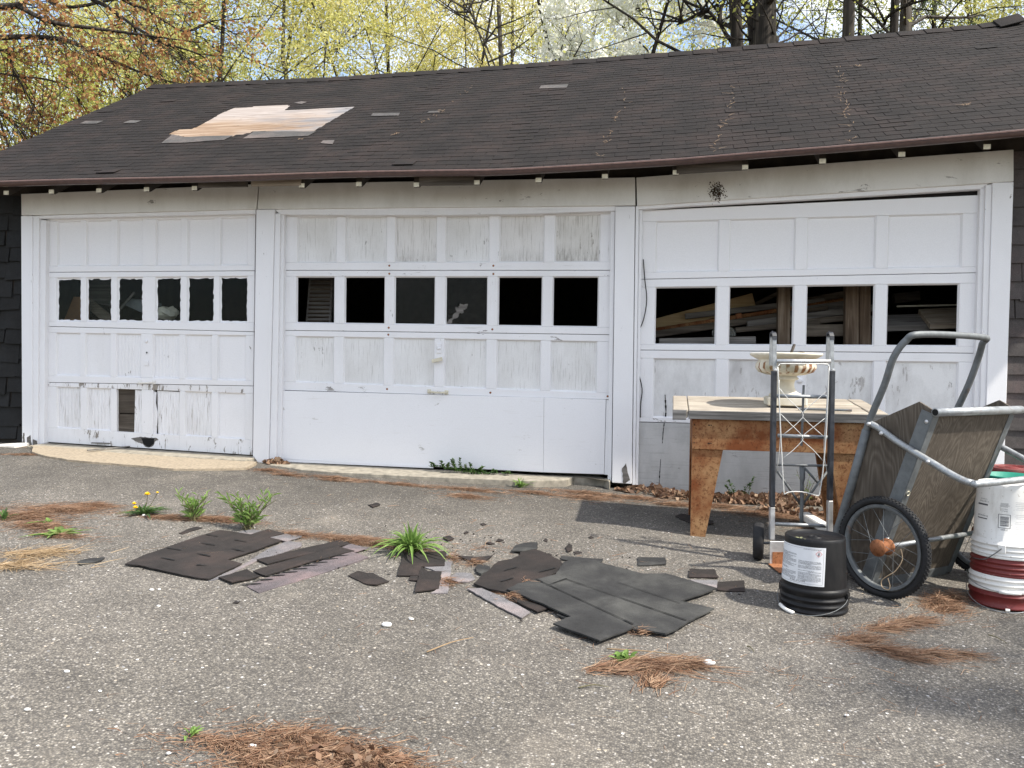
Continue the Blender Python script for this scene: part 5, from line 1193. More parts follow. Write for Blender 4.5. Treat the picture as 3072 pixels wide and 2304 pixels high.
sheet([(-2.094,-3.249),(-2.072,-2.961),(-2.094,-2.653),(-2.076,-2.458),(-1.981,-2.463),(-1.949,-2.536),(-2.044,-2.869),(-2.054,-3.053),(-2.068,-3.219)],'shingle_grey',0.004,0.005,'grey granule strip showing along the front edge of the left shingle sheet')
sheet([(-2.19,-2.435),(-2.153,-2.315),(-2.032,-2.347),(-2.07,-2.479)],'shingle_grey',0.006,0.005,'small grey shingle tab at the far right corner of the left sheet')
sheet([(-2.419,-2.377),(-2.388,-2.271),(-2.295,-2.298),(-2.313,-2.422)],'shingle_grey',0.004,0.005,'grey shingle piece at the foot of the tall leafy weed')
sheet([(-2.605,-3.151),(-2.613,-2.989),(-2.602,-2.918),(-2.591,-2.745),(-2.569,-2.537),(-2.532,-2.384),(-2.451,-2.389),(-2.317,-2.415),(-2.288,-2.27),(-2.153,-2.324),(-2.194,-2.444),(-2.092,-2.479),(-2.137,-2.731),(-2.182,-2.922),(-2.076,-2.962),(-2.097,-3.244),(-2.143,-3.243),(-2.243,-3.225),(-2.348,-3.197),(-2.451,-3.172),(-2.536,-3.146)],'shingle_back',0.012,0.006,'largest dark torn shingle sheet on the left of the driveway')
sheet([(-2.066,-3.207),(-1.999,-3.059),(-1.89,-3.127),(-1.958,-3.275)],'shingle_back',0.012,0.005,'short dark shingle strip beside the near corner of the left sheet')
sheet([(-1.884,-3.272),(-1.857,-3.117),(-1.761,-2.845),(-1.643,-2.562),(-1.52,-2.625),(-1.636,-2.963),(-1.783,-3.348)],'shingle_mauve',0.004,0.007,'long mauve-grey shingle strip with scalloped black tar marks')
sheet([(-1.734,-2.528),(-1.708,-2.399),(-1.578,-2.467),(-1.637,-2.567)],'shingle_mauve',0.006,0.005,'mauve-grey shingle end beyond the two black strips')
sheet([(-2.047,-2.863),(-1.974,-2.731),(-1.925,-2.594),(-1.846,-2.455),(-1.794,-2.327),(-1.709,-2.407),(-1.839,-2.685),(-1.908,-2.81),(-1.956,-2.922)],'shingle_back',0.008,0.005,'farther of the two long black shingle strips')
sheet([(-1.962,-3.064),(-1.923,-2.918),(-1.864,-2.782),(-1.747,-2.496),(-1.631,-2.551),(-1.769,-2.828),(-1.87,-3.115)],'shingle_back',0.012,0.005,'nearer of the two long black shingle strips')
sheet([(-1.502,-2.972),(-1.475,-2.904),(-1.427,-2.912),(-1.4,-2.898),(-1.28,-2.997),(-1.313,-3.084),(-1.357,-3.082),(-1.445,-3.016)],'shingle_back',0.006,0.005,'loose five-sided black shingle scrap in the middle of the driveway')
sheet([(-2.722,-2.503),(-2.729,-2.404),(-2.718,-2.33),(-2.669,-2.338),(-2.681,-2.429),(-2.689,-2.515)],'shingle_back',0.005,0.005,'narrow black scrap behind the left shingle sheet')
sheet([(-1.829,-3.506),(-1.828,-3.482),(-1.808,-3.471),(-1.802,-3.506)],'shingle_back',0.004,0.005,'tiny black scrap lying alone in front of the left sheet')
sheet([(-2.855,-3.173),(-2.84,-3.105),(-2.779,-3.065),(-2.759,-3.122),(-2.812,-3.208)],'shingle_big',.006,.005,'slim grey-black scrap at the far left of the driveway')
sheet([(-3.107,-2.195),(-3.118,-2.12),(-3.07,-2.151),(-3.029,-2.233),(-3.055,-2.262)],'shingle_back',.004,.004,'small black scrap beside the dandelions')
sheet([(-1.983,-1.38),(-1.954,-1.285),(-1.904,-1.349),(-1.924,-1.449)],'shingle_back',.004,.004,'tiny dark scrap between the tall weed and the middle door')
sheet([(-1.2,-2.696),(-1.094,-2.654),(-1.149,-2.407),(-1.109,-2.408),(-1.019,-2.82),(-.963,-3.078),(-1.039,-3.102),(-1.026,-3.035),(-1.077,-2.779)],'shingle_grey',0.004,0.005,'grey shingle underlayer beneath the two square black scraps')
sheet([(-1.36,-2.515),(-1.151,-2.386),(-1.091,-2.66),(-1.2,-2.715),(-1.16,-2.872),(-1.271,-2.902)],'shingle_back',0.009,0.005,'square black shingle scrap in front of the grassy clump')
sheet([(-1.109,-3.129),(-1.175,-2.842),(-1.197,-2.726),(-1.143,-2.789),(-1.075,-2.773),(-1.018,-3.033),(-1.046,-3.078)],'shingle_back',0.011,0.005,'second square black scrap lying nearer than the first')
sheet([(-1.206,-2.887),(-1.162,-2.855),(-1.145,-2.953),(-1.194,-2.947)],'shingle_back',0.004,0.005,'small black corner between the two square scraps')
sheet([(-1.019,-2.884),(-1.005,-2.75),(-.925,-2.754),(-.888,-2.825),(-.912,-2.884),(-.957,-2.909)],'shingle_grey',0.004,0.005,'pale grey scrap left of the big brown-black sheet')
sheet([(-1.078,-2.461),(-.978,-2.441),(-.883,-2.402),(-.912,-2.528),(-.988,-2.527)],'shingle_back',0.008,0.005,'curled dark sliver behind the square black scraps')
sheet([(-.929,-2.638),(-.91,-2.58),(-.857,-2.614),(-.84,-2.671),(-.873,-2.749),(-.903,-2.729)],'shingle_big',0.01,0.012,'crumpled dark lump at the back left corner of the brown-black sheet')
sheet([(-.89,-2.992),(-.826,-2.961),(-.708,-3.054),(-.544,-3.227),(-.569,-3.31),(-.718,-3.17)],'shingle_grey',0.004,0.005,'long grey granule strip in front of the brown-black sheet')
sheet([(-.685,-3.047),(-.59,-3.091),(-.47,-3.154),(-.513,-3.227),(-.607,-3.135)],'shingle_back',0.007,0.005,'black shingle corner sticking out between the two big right sheets')
sheet([(-.873,-2.921),(-.857,-2.738),(-.833,-2.508),(-.772,-2.434),(-.74,-2.353),(-.755,-2.272),(-.688,-2.19),(-.646,-2.213),(-.506,-2.378),(-.475,-2.519),(-.545,-2.731),(-.627,-2.87),(-.684,-3.01),(-.789,-2.981)],'shingle_back',0.012,0.008,'brown-black torn shingle sheet under the left end of the biggest sheet')
sheet([(-.799,-2.287),(-.803,-2.153),(-.756,-2.082),(-.687,-2.05),(-.669,-2.183),(-.743,-2.276)],'shingle_big',0.014,0.005,'dark shingle tab on the far edge of the brown-black sheet')
sheet([(-.427,-3.232),(-.402,-3.193),(-.363,-3.243),(-.367,-3.279)],'shingle_big',0.006,0.005,'small dark chip against the near left edge of the biggest sheet')
sheet([(-.66,-2.891),(-.5,-2.675),(-.485,-2.432),(-.417,-2.3),(-.222,-2.423),(-.06,-2.514),(.053,-2.471),(.145,-2.537),(.304,-2.655),(.236,-2.757),(.119,-2.91),(.271,-2.973),(.204,-3.084),(.15,-3.178),(.096,-3.297),(.047,-3.367),(-.044,-3.339),(-.087,-3.348),(-.053,-3.273),(-.127,-3.395),(-.216,-3.52),(-.319,-3.452),(-.422,-3.384),(-.357,-3.276),(-.468,-3.177),(-.603,-3.061),(-.695,-2.993)],'shingle_big',0.02,0.007,'biggest charcoal roofing sheet lying flat on the right of the debris')
sheet([(-.1,-2.158),(-.03,-2.127),(.056,-2.105),(.06,-2.243),(-.091,-2.314)],'shingle_big',0.006,0.005,'rectangular scrap beyond the right end of the biggest sheet')
sheet([(.182,-2.309),(.317,-2.258),(.329,-2.417),(.175,-2.455)],'shingle_back',0.007,0.005,'dark scrap with a frayed corner above the grey one at the right')
sheet([(.177,-2.491),(.281,-2.469),(.318,-2.475),(.309,-2.61),(.253,-2.588)],'shingle_grey',0.004,0.005,'grey scrap under the right tip of the biggest sheet')
sheet([(.32,-2.492),(.454,-2.437),(.443,-2.611),(.308,-2.643)],'shingle_back',0.006,0.005,'rightmost black shingle rectangle, left of the black pail')
sheet([(-.518,-2.078),(-.507,-1.995),(-.485,-2.019),(-.473,-2.138),(-.494,-2.175)],'shingle_back',0.01,0.005,'small rounded scrap behind the biggest sheet')
sheet([(-.464,-2.15),(-.439,-2.112),(-.412,-2.147),(-.446,-2.189)],'shingle_back',0.004,0.005,'tiny chip right of the small rounded scrap')
sheet([(-.521,-2.279),(-.419,-2.273),(-.287,-2.256),(-.293,-2.334),(-.413,-2.334),(-.511,-2.339)],'shingle_big',0.008,0.005,'narrow strip along the back edge of the biggest sheet')
sheet([(-.667,-1.954),(-.663,-1.894),(-.643,-1.921),(-.64,-1.977)],'shingle_back',0.006,0.005,'chip halfway between the grassy clump and the workbench')
sheet([(-.935,-2.065),(-.931,-2.014),(-.895,-2.01),(-.91,-2.072)],'shingle_back',0.005,0.005,'chip right of the grassy clump')
sheet([(-.989,-2.116),(-.965,-2.099),(-.93,-2.119),(-.954,-2.151)],'shingle_back',0.004,0.005,'thin sliver beside the chip right of the grassy clump')
sheet([(-1.164,-1.926),(-1.158,-1.879),(-1.139,-1.899),(-1.149,-1.947)],'shingle_back',0.004,0.005,'chip just above the grassy clump')
sheet([(-1.118,-1.659),(-1.103,-1.625),(-1.079,-1.655),(-1.094,-1.699)],'shingle_back',0.004,0.005,'chip nearest to the middle door')
sheet([(-1.254,-2.087),(-1.225,-2.026),(-1.179,-2.101),(-1.206,-2.152)],'shingle_back',0.006,0.005,'broken dark bits at the right edge of the grassy clump')
sheet([(-.411,-1.787),(-.395,-1.756),(-.372,-1.782),(-.393,-1.807)],'shingle_back',0.003,0.005,'flat chip between the biggest sheet and the workbench leg')
sheet([(-.611,-2.259),(-.595,-2.232),(-.573,-2.254),(-.589,-2.281)],'shingle_back',0.003,0.005,'chip on the asphalt left of the narrow strip')
sheet([(.133,-.966),(.18,-.859),(.259,-.919),(.39,-1.021),(.383,-1.127),(.228,-1.143)],'shingle_back',.006,.006,'dark shingle scrap under the left leg of the workbench')

def marks(name,segs,w,h,parent_label,mt='slit'):
    par=[o for o in bpy.data.objects if o.get('label')==parent_label][0]
    for (a,b) in segs:
        m=MB()
        a=Vector((*a,gz(*a)+h));b=Vector((*b,gz(*b)+h)); d=(b-a); n=12 if d.length>.4 else 3; s=Vector((-d.y,d.x,0)).normalized()*w
        for i in range(n):
            p=a.lerp(b,i/n);q=a.lerp(b,(i+1)/n); k=R_.uniform(.4,1.2); m.add([p-s*k,q-s*k,q+s*k,p+s*k],[(0,1,2,3)])
        obj(name,m,M[mt],par)
def pairs(p): return list(zip(p[::2],p[1::2]))
A_='largest dark torn shingle sheet on the left of the driveway'
marks('cut_slit',pairs([(-2.468,-2.687),(-2.373,-2.706),(-2.336,-2.565),(-2.249,-2.588),(-2.542,-2.512),(-2.457,-2.53),(-2.259,-2.738),(-2.166,-2.769),(-2.375,-2.881),(-2.281,-2.909),(-2.575,-2.84),(-2.486,-2.851),(-2.264,-3.068),(-2.213,-3.063),(-2.499,-3.009),(-2.409,-3.03)]),.007,.0195,A_)
H_='biggest charcoal roofing sheet lying flat on the right of the debris'
marks('lap_line',pairs([(-.583,-2.795),(-.087,-3.304),(-.438,-2.748),(.139,-3.186),(-.188,-2.713),(.117,-2.959)]),.0042,.0268,H_)
marks('lap_line',pairs([(-.436,-2.736),(-.518,-2.884)]),.0042,.0268,H_)
G_='brown-black torn shingle sheet under the left end of the biggest sheet'
marks('cut_slit',pairs([(-.768,-2.678),(-.717,-2.593),(-.589,-2.644),(-.519,-2.54),(-.749,-2.865),(-.7,-2.787)]),.007,.0195,G_)
C_='long mauve-grey shingle strip with scalloped black tar marks'
par=[o for o in bpy.data.objects if o.get('label')==C_][0]; m=MB()
for (x,y) in [(-1.878,-3.244),(-1.856,-3.166),(-1.833,-3.086),(-1.802,-3.018),(-1.779,-2.95),(-1.755,-2.88),(-1.727,-2.814),(-1.702,-2.734),(-1.675,-2.657)]:
    V=[(x+.045*math.cos(t)*1.0+.012*math.sin(t),y+.016*math.sin(t)+.02*math.cos(t),0) for t in np.linspace(0,5.5,8)]
    m.add([(a,b,gz(a,b)+.0105) for a,b,_ in V],[tuple(range(8))])
obj('tar_mark',m,M['slit'],par)
r=np.random.default_rng(77); cen=np.array([(-2.399,-2.75),(-2.14,-2.933),(-1.942,-2.734),(-.982,-2.611),(-.59,-2.842),(-.318,-3.112),(-.206,-2.352),(-1.284,-1.96),(-.914,-2.238),(-1.166,-2.672),(-.106,-2.686),(-1.638,-2.829),(-.516,-2.022)])
n=300; c_=cen[r.integers(0,len(cen),n)]+r.normal(0,1,(n,2))*np.array([.30,.16]); C=np.stack([c_[:,0],c_[:,1],gz(c_[:,0],c_[:,1])+.004],1)
V,F=leaves_np(C,.014,r,.7,2.,.8); V[:,2]=np.clip(V[:,2],gz(V[:,0],V[:,1])+.001,gz(V[:,0],V[:,1])+.009)
tag(obj('shingle_crumbs',V,M['shingle_back'],polys=[F],kind='stuff'),'black shingle crumbs scattered around the torn sheets')
# ================================================================ SMALL THINGS ON THE GROUND
def pebble(p,s,label,seed,group='white stones on the driveway'):
    m=MB(); r=random.Random(seed); n=9; V=[];F=[]
    for i in range(6):
        th=math.pi*i/5
        for k in range(n):
            a=2*math.pi*k/n; q=1+.22*r.uniform(-1,1); V.append((p[0]+s*q*math.sin(th)*math.cos(a),p[1]+s*.7*q*math.sin(th)*math.sin(a),gz(*p)+s*.42+s*.45*math.cos(th)))
    for i in range(5):
        for k in range(n): F.append((i*n+k,(i+1)*n+k,(i+1)*n+(k+1)%n,i*n+(k+1)%n))
    return tag(obj('white_stone',m.add(V,F),M['pebble'],smooth=True),label,'stone',group)
for k,(p,s,l) in enumerate(zip([(-1.097,-3.566),(.209,-3.601),(-1.149,-4.612),(-1.022,-3.461),(-2.007,-4.303),(-1.925,-4.577),(-2.109,-3.62),(-1.348,-2.402),(-3.167,-2.178),(-1.359,-4.702),(-2.263,-3.44),(-2.237,-3.421),(.644,-3.916),(-1.803,-4.403)],[.022,.024,.015,.011,.011,.010,.009,.026,.016,.008,.011,.008,.008,.007],
  ['white stone in the open asphalt in front of the square black scraps','long white stone at the end of the straw fan','white stone lying on the near needle mat','small white stone beyond the one in the open asphalt','white stone at left, beyond the tan stain','white stone near the left edge of the driveway','white chip left of the tiny black scrap','pale stone at the front of the grassy clump','pale stone under the dandelions','white chip left of the near needle mat','white chip in front of the left shingle sheet','smaller white chip in front of the left shingle sheet','white chip in the right foreground','chip below the white stone at left'])):
    pebble(p,s,l,k+3)
bk=(-5.449,-.699)
o=obj('white_block',MB().prism([(-7.025,.157),(-5.838,.241),(-5.838,.092),(-5.966,.018),(-7.027,-.116)],-.20,.03),M['white_block'],bevel=.012); tag(o,'whitewashed concrete block against the left corner of the garage','block')
def strip(a,b,w,h,mt,label,lift=.03):
    a=Vector((*a,gz(*a)+lift));b=Vector((*b,gz(*b)+lift)); return tag(obj('wood_strip',MB().beam(a,b,w,h),M[mt],bevel=.002),label,'strip','splintered strips before the left door')
strip((-5.013,-.303),(-4.825,.103),.022,.01,'lumber_grey','longer grey-green splinter on the tan apron',.045)
strip((-5.21,.007),(-4.899,.114),.03,.01,'lumber_grey','shorter grey splinter close to the left door',.06)
a=Vector((1.023,-.797,.114));b=Vector((1.145,-1.384,.144))
a.z=gz(a.x,a.y)+.05; b.z=gz(b.x,b.y)+.05
o=obj('downspout',MB().beam(a,b,.075,.05),M['white_plastic'],bevel=.008); tag(o,'white downspout piece lying among leaves under the workbench','downspout')
o=obj('cable',MB().tube([(-.141,.03,1.919),(-.127,.03,1.763),(-.108,.03,1.585),(-.132,.03,1.42),(-.179,.03,1.296),(-.187,.03,1.145),(-.174,.03,1.021),(-.133,.03,.856),(-.142,.03,.732),(-.143,.03,.616)],.0045,6,smooth_path=4),M['wire'],smooth=True); tag(o,'thin black cable hanging down the left edge of the right door','cable')
for k,(a,b,l) in enumerate([((-.258,-3.959),(-.155,-3.925),'short brown twig at the left of the straw fan'),((-.857,-3.798),(-.719,-3.601),'pale bent stalk on the open asphalt'),((.373,-3.38),(.396,-3.427),'curled dark twig in the right foreground'),((1.444,-2.929),(1.484,-3.017),'twig at the far right of the driveway'),((-.184,-3.568),(.203,-3.573),'straight straw stalk along the top of the straw fan')]):
    a=Vector((*a,gz(*a)+.008));b=Vector((*b,gz(*b)+.008)); md=(a+b)/2+Vector((0,.015,.004))
    tag(obj('twig',MB().tube([a,md,b],[.0028,.002,.0012],5,smooth_path=4),M['straw'] if k in(1,4) else M['stem'],smooth=True),l,'twig')
# --- needle drifts
def needles(name,label,blobs,n,L,mt,flow=None,spread=1.,h=.012,wd=.0017,kind='stuff',seed=1):
    """blobs: (x,y,rx,ry,angle) patches filled with fine needles"""
    r=np.random.default_rng(seed); wts=np.array([b[2]*b[3] for b in blobs]); idx=r.choice(len(blobs),n,p=wts/wts.sum())
    B=np.array(blobs)[idx]; rad_=np.abs(np.where(r.uniform(0,1,n)<.72,r.normal(0,.48,n),r.normal(0,.95,n))); th=r.uniform(0,2*np.pi,n)
    u=rad_*np.cos(th)*B[:,2]; v=rad_*np.sin(th)*B[:,3]; c,s=np.cos(B[:,4]),np.sin(B[:,4])
    X=B[:,0]+u*c-v*s; Y=B[:,1]+u*s+v*c
    an=(B[:,4]+r.normal(0,.75*spread,n)) ; ln_=L*r.uniform(.4,1.2,n)
    dx,dy=np.cos(an),np.sin(an); z0=gz(X,Y)+.003+h*np.exp(-rad_*2)*r.uniform(0,1,n); dz=r.normal(0,.10,n)
    z1=np.maximum(gz(X+dx*ln_,Y+dy*ln_)+.002,z0+dz*ln_)
    bx=r.normal(0,.12,n)*ln_
    P0=np.stack([X,Y,z0],1); P2=np.stack([X+dx*ln_,Y+dy*ln_,z1],1); Pm=(P0+P2)/2+np.stack([-dy*bx,dx*bx,np.abs(bx)*.3],1)
    s_=np.stack([-dy,dx,np.zeros(n)],1)*wd*.5*r.uniform(.6,1.4,n)[:,None]; s_[:,2]=r.normal(0,wd*.3,n)
    V=np.stack([P0-s_,P0+s_,Pm+s_*.9,Pm-s_*.9,P2+s_*.2,P2-s_*.2],1).reshape(-1,3); i=np.arange(n)*6
    q=np.concatenate([np.stack([i,i+1,i+2,i+3],1),np.stack([i+3,i+2,i+4,i+5],1)])
    o=obj(name,V,M[mt],polys=[q],kind=kind,base=(X.mean(),Y.mean(),z0.min())); return tag(o,label,None)
def bl_(*a): return list(a)
def blob(p,rx,ry,ang=0): return (p[0],p[1],rx,ry,ang)
needles('pine_needles','rusty pine needle mat at the left edge of the driveway',[blob((-3.828,-2.437),.30,.14,.1),blob((-3.741,-2.204),.35,.12,.15),blob((-3.652,-2.042),.22,.07,.1),blob((-3.563,-2.613),.25,.10,0),blob((-3.304,-2.767),.22,.06,0)],6500,.10,'needle',seed=2)
needles('dry_grass','straw-coloured dry grass at the left edge of the driveway',[blob((-3.201,-3.13),.28,.10,.35),blob((-3.124,-3.324),.25,.08,.3),blob((-3.148,-3.078),.15,.07,.5)],620,.16,'straw',wd=.0026,h=.008,seed=3)
needles('pine_needles','pine needles trailing below the weeds left of the debris',[blob((-3.005,-2.186),.25,.035,.05),blob((-2.727,-2.12),.25,.05,.05),blob((-2.108,-2.299),.10,.04,-.2),blob((-1.733,-2.305),.35,.055,-.1),blob((-1.627,-2.316),.18,.05,0)],7000,.09,'needle',seed=4)
needles('pine_needles','line of pine needles along the foot of the middle door',[blob((-3.248,-.387),.20,.06,0),blob((-3.034,-.519),.25,.05,-.1),blob((-2.605,-.5),.4,.05,-.1),blob((-2.015,-.565),.45,.05,-.1),blob((-1.47,-.561),.40,.06,-.1),blob((-1.433,-.825),.22,.10,-.1),blob((-.95,-.492),.35,.06,-.1),blob((-.572,-.338),.35,.08,-.1),blob((-.529,-.529),.25,.12,0),blob((-.177,-.388),.3,.09,0),blob((-2.56,-.609),.2,.03,0)],8500,.08,'needle',seed=5)
needles('pine_needles','thick brown needle mat at the bottom of the picture',[blob((-1.211,-4.608),.22,.05,.1),blob((-1.041,-4.522),.22,.08,0),blob((-.905,-4.596),.25,.12,-.1),blob((-1.029,-4.638),.30,.10,0),blob((-.757,-4.586),.22,.06,-.2),blob((-.899,-4.705),.30,.12,0),blob((-1.08,-4.698),.14,.08,0)],9000,.055,'needle',wd=.0020,h=.016,seed=6)
needles('straw','straw fan spreading from the small clover plant',[blob((0,-3.661),.13,.035,-.10),blob((-.076,-3.666),.10,.05,-.2),blob((.088,-3.626),.10,.03,-.05),blob((-.122,-3.759),.09,.04,.6),blob((-.011,-3.862),.05,.05,1.4),blob((-.221,-3.771),.06,.02,.5)],1500,.13,'needle',spread=.5,wd=.0022,seed=7)
needles('pine_needles','two-armed fan of pine needles in front of the black pail',[blob((.835,-3.149),.12,.05,.3),blob((.983,-2.983),.15,.045,.45),blob((1.13,-2.852),.15,.05,.4),blob((.919,-3.239),.18,.03,-.15),blob((1.102,-3.23),.16,.025,-.08),blob((1.351,-2.597),.12,.09,.8),blob((.977,-3.312),.14,.025,-.1),blob((1.238,-3.201),.10,.015,0)],2900,.12,'needle',spread=.6,seed=8)
needles('pine_needles','dark heap of roots and needles beside the cart wheel',[blob((1.369,-2.516),.09,.07,.6),blob((1.456,-2.411),.09,.06,.6)],900,.09,'needle',h=.05,spread=2.,seed=9)
needles('pine_needles','pine needles scattered over the debris',[blob((-1.106,-2.519),.05,.10,.4),blob((-1.017,-2.923),.05,.08,.4),blob((-.668,-3.051),.10,.03,-.3),blob((-.065,-3.357),.05,.04,1.),blob((-1.352,-2.426),.2,.03,0),blob((-.964,-2.572),.08,.04,.5),blob((-.634,-2.828),.04,.02,.5)],900,.07,'needle',h=.035,seed=10)
needles('pine_needles','needles caught under the workbench and hand truck',[blob((.793,-.638),.35,.12,0),blob((1.059,-.707),.25,.14,0),blob((1.115,-.899),.2,.12,.3),blob((.449,-.469),.3,.08,0),blob((.127,-.532),.25,.07,0)],7000,.09,'needle',seed=11)
needles('pine_needles','thin scatter of needles over the whole driveway',[blob((-1.,-2.2),4.2,2.2,0),blob((.5,-3.6),2.,.8,.0)],900,.08,'needle',h=0,spread=3.,seed=12)
needles('pine_needles','needles at the foot of the left corner board',[blob((-5.484,-.51),.2,.05,.3),blob((-5.672,-.153),.15,.04,.2)],700,.07,'needle',seed=13)
# needles caught on the roof
r=np.random.default_rng(5); P=[]
for path,n in (([(.379,.018),(.452,.135),(.52,.228),(.614,.419),(.726,.61)],34),([(1.37,.016),(1.425,.129),(1.519,.306),(1.59,.453),(1.699,.64)],42),([(-.508,.033),(-.446,.215),(-.372,.434),(-.374,.634)],26),([(-2.276,.351),(-2.155,.504),(-2.083,.759)],20),([(-2.44,.265),(-2.424,.284)],8),([(2.314,.183),(2.349,.193)],8),([(1.835,.636),(1.869,.62)],10),([(-3.346,.259),(-3.332,.267)],6)):
    for _ in range(n):
        u=r.uniform(0,len(path)-1.001); i=int(u); a,b=path[i],path[i+1]; t=u-i
        P.append((lerp(a[0],b[0],t)+r.normal(0,.018),lerp(a[1],b[1],t)))
V=[];Q=[]
for (x,t) in P:
    p=RP(x,t,.02); d=Vector((r.normal(0,.6),1*r.choice([-1,1])*math.cos(SLOPE),r.choice([1])*0))
    q=RP(x+r.normal(0,.03),t+r.uniform(.004,.014),.022); s=(q-p).cross(NRM).normalized()*.0028; k=len(V); V+= [p-s,p+s,q+s*.5,q-s*.5]; Q.append((k,k+1,k+2,k+3))
tag(obj('roof_needles',np.array([tuple(v) for v in V]),M['roof_straw'],polys=[np.array(Q)],kind='stuff'),'dry needles caught in the roof seams')
# --- dead leaves
def leaf_pile(name,label,blobs,n,size,mt,h,seed):
    r=np.random.default_rng(seed); wts=np.array([b[2]*b[3] for b in blobs]); idx=r.choice(len(blobs),n,p=wts/wts.sum()); B=np.array(blobs)[idx]
    q=np.sqrt(r.uniform(0,1,n)); th=r.uniform(0,2*np.pi,n); X=B[:,0]+q*np.cos(th)*B[:,2]; Y=np.minimum(B[:,1]+q*np.sin(th)*B[:,3],.03)
    Z=gz(X,Y)+.012+h*(1-q)*r.uniform(.1,1,n)
    V,F=leaves_np(np.stack([X,Y,Z],1),size,r,.75,.0,.5); V[:,2]=np.maximum(V[:,2],gz(V[:,0],V[:,1])+.004)
    return tag(obj(name,V,M[mt],polys=[F],kind='stuff'),label)
leaf_pile('dead_leaves','brown dead leaves heaped against the right door under the workbench',[blob((-.025,-.115),.30,.10),blob((.337,-.252),.35,.12),blob((.725,-.165),.40,.14),blob((1.127,-.006),.40,.16),blob((1.441,.049),.3,.2),blob((1,-.501),.25,.12)],1700,.05,'dead_leaf',.07,1)
leaf_pile('dead_leaves','few dead leaves at the foot of the post between left and middle doors',[blob((-3.327,-.045),.12,.06)],60,.05,'dead_leaf',.05,2)
leaf_pile('bark_chips','tan bark chips lying in the near needle mat',[blob((-.898,-4.613),.22,.10),blob((-.8,-4.607),.15,.06)],90,.028,'dead_leaf',.02,3)
# --- weeds
def blades(base,n,H,sp,w,r,up=1.,droop=.5,leafy=None):
    """grass-like or lance-shaped leaves, arching from the base"""
    V=[];F=[]
    for _ in range(n):
        a=r.uniform(0,2*math.pi); L=H*r.uniform(.6,1.1); e=r.uniform(.15,1.)*sp; q=[]
        b=Vector(base)+Vector((r.gauss(0,.012),r.gauss(0,.012),0)); ww=w*r.uniform(.7,1.2)
        d=Vector((math.cos(a),math.sin(a),0)); s=Vector((-d.y,d.x,0)); k=len(V); N=5
        for i in range(N+1):
            t=i/N; p=b+d*(e*L*t)+FZ*(L*(up*t-droop*e*t*t*1.2)); wi=ww*(math.sin(math.pi*min(1,.12+t*.9))) if i<N else 0.0004
            V+= [p-s*wi+FZ*wi*.4,p+FZ*0,p+s*wi+FZ*wi*.4]
        for i in range(N):
            o=k+3*i; F+= [(o,o+1,o+4,o+3),(o+1,o+2,o+5,o+4)]
    return V,F
def stem_leaves(P,n,L,w,r):
    V=[];F=[]
    for _ in range(n):
        u=r.uniform(.12,1); i=min(int(u*(len(P)-1)),len(P)-2); b=P[i].lerp(P[i+1],u*(len(P)-1)-i); a=r.uniform(0,2*math.pi); l=L*r.uniform(.6,1.1)*(1.1-.5*u)
        d=Vector((math.cos(a),math.sin(a),r.uniform(.3,1.9))).normalized(); s=d.cross(FZ).normalized(); k=len(V)
        m_=b+d*l*.5+FZ*l*.04; e=b+d*l-FZ*l*.18; V+= [b,m_-s*w,m_+s*w,e]; F+= [(k,k+1,k+3),(k,k+3,k+2)]
    return V,F
def weed(name,label,p,build,cat='weed',mt='weed'):
    base=Vector((*p,gz(*p))); t=thing(name,label,cat,base); build(t,base); return t
def tall_weed(ns,H,nl,L,w,seed,sp=.5):
    def f(t,b):
        r=random.Random(seed); ms=MB(); ml=MB()
        for k in range(ns):
            a=r.uniform(0,2*math.pi); h=H*r.uniform(.55,1.05); tip=b+Vector((math.cos(a)*h*sp*r.uniform(.2,1),math.sin(a)*h*sp*r.uniform(.2,1),h))
            P=[b+Vector((r.gauss(0,.02),r.gauss(0,.02),0)),b.lerp(tip,.5)+Vector((r.gauss(0,.01),r.gauss(0,.01),.01)),tip]; P=catmull(P,3)
            ms.tube(P,[.0028,.0015],5); ml.add(*stem_leaves(P,nl,L,w,r))
        obj('stems',ms,M['stem'],t); obj('leaves',ml,M['weed'],t,kind='stuff')
    return f
def tuft(n,H,sp,w,seed,mt='weed',up=1.,droop=.6):
    def f(t,b):
        r=random.Random(seed); obj('leaves',MB().add(*blades(b,n,H,sp,w,r,up,droop)),M[mt],t,kind='stuff')
    return f
weed('leafy_weed','tall leafy weed standing at the back of the left shingle sheet',(-2.42,-2.265),tall_weed(24,.20,7,.12,.0048,1,1.0))
weed('leafy_weed','grassy weed left of the tall leafy weed',(-2.823,-2.176),tall_weed(18,.16,6,.11,.0046,2,.9))
weed('grass_clump','broad bright green grassy clump in the middle of the driveway',(-1.341,-2.422),tuft(130,.21,1.5,.0085,3))
def dand(t,b):
    r=random.Random(5); obj('leaves',MB().add(*blades(b,46,.15,1.5,.009,r,.55,.28)),M['weed_dark'],t,kind='stuff')
    for k,(dx,dy,h,s) in enumerate([(.035,-.01,.13,.023),(-.05,-.02,.07,.017),(-.02,-.05,.05,.02),(.085,.02,.14,.012)]):
        c=b+Vector((dx,dy,h)); m=MB(); 
        for q in range(3):
            n=14
            for i in range(n):
                a=2*math.pi*i/n+q*.3; d=Vector((math.cos(a),math.sin(a)-.5*0,.25+.5*q)).normalized(); d=(d+Vector((0,-.6,0))*.6).normalized(); sd=d.cross(FZ).normalized()*s*.2; m.add([c,c+d*s*.6-sd,c+d*s,c+d*s*.6+sd],[(0,1,2,3)])
        obj('flower',m,M['dandelion'],t); obj('flower_stem',MB().tube([b,b.lerp(c,.6)+Vector((0,.01,0)),c],.0017,5),M['stem'],t)
weed('dandelion','dandelion with four yellow flowers left of the grassy weed',(-3.192,-2.148),dand,'dandelion')
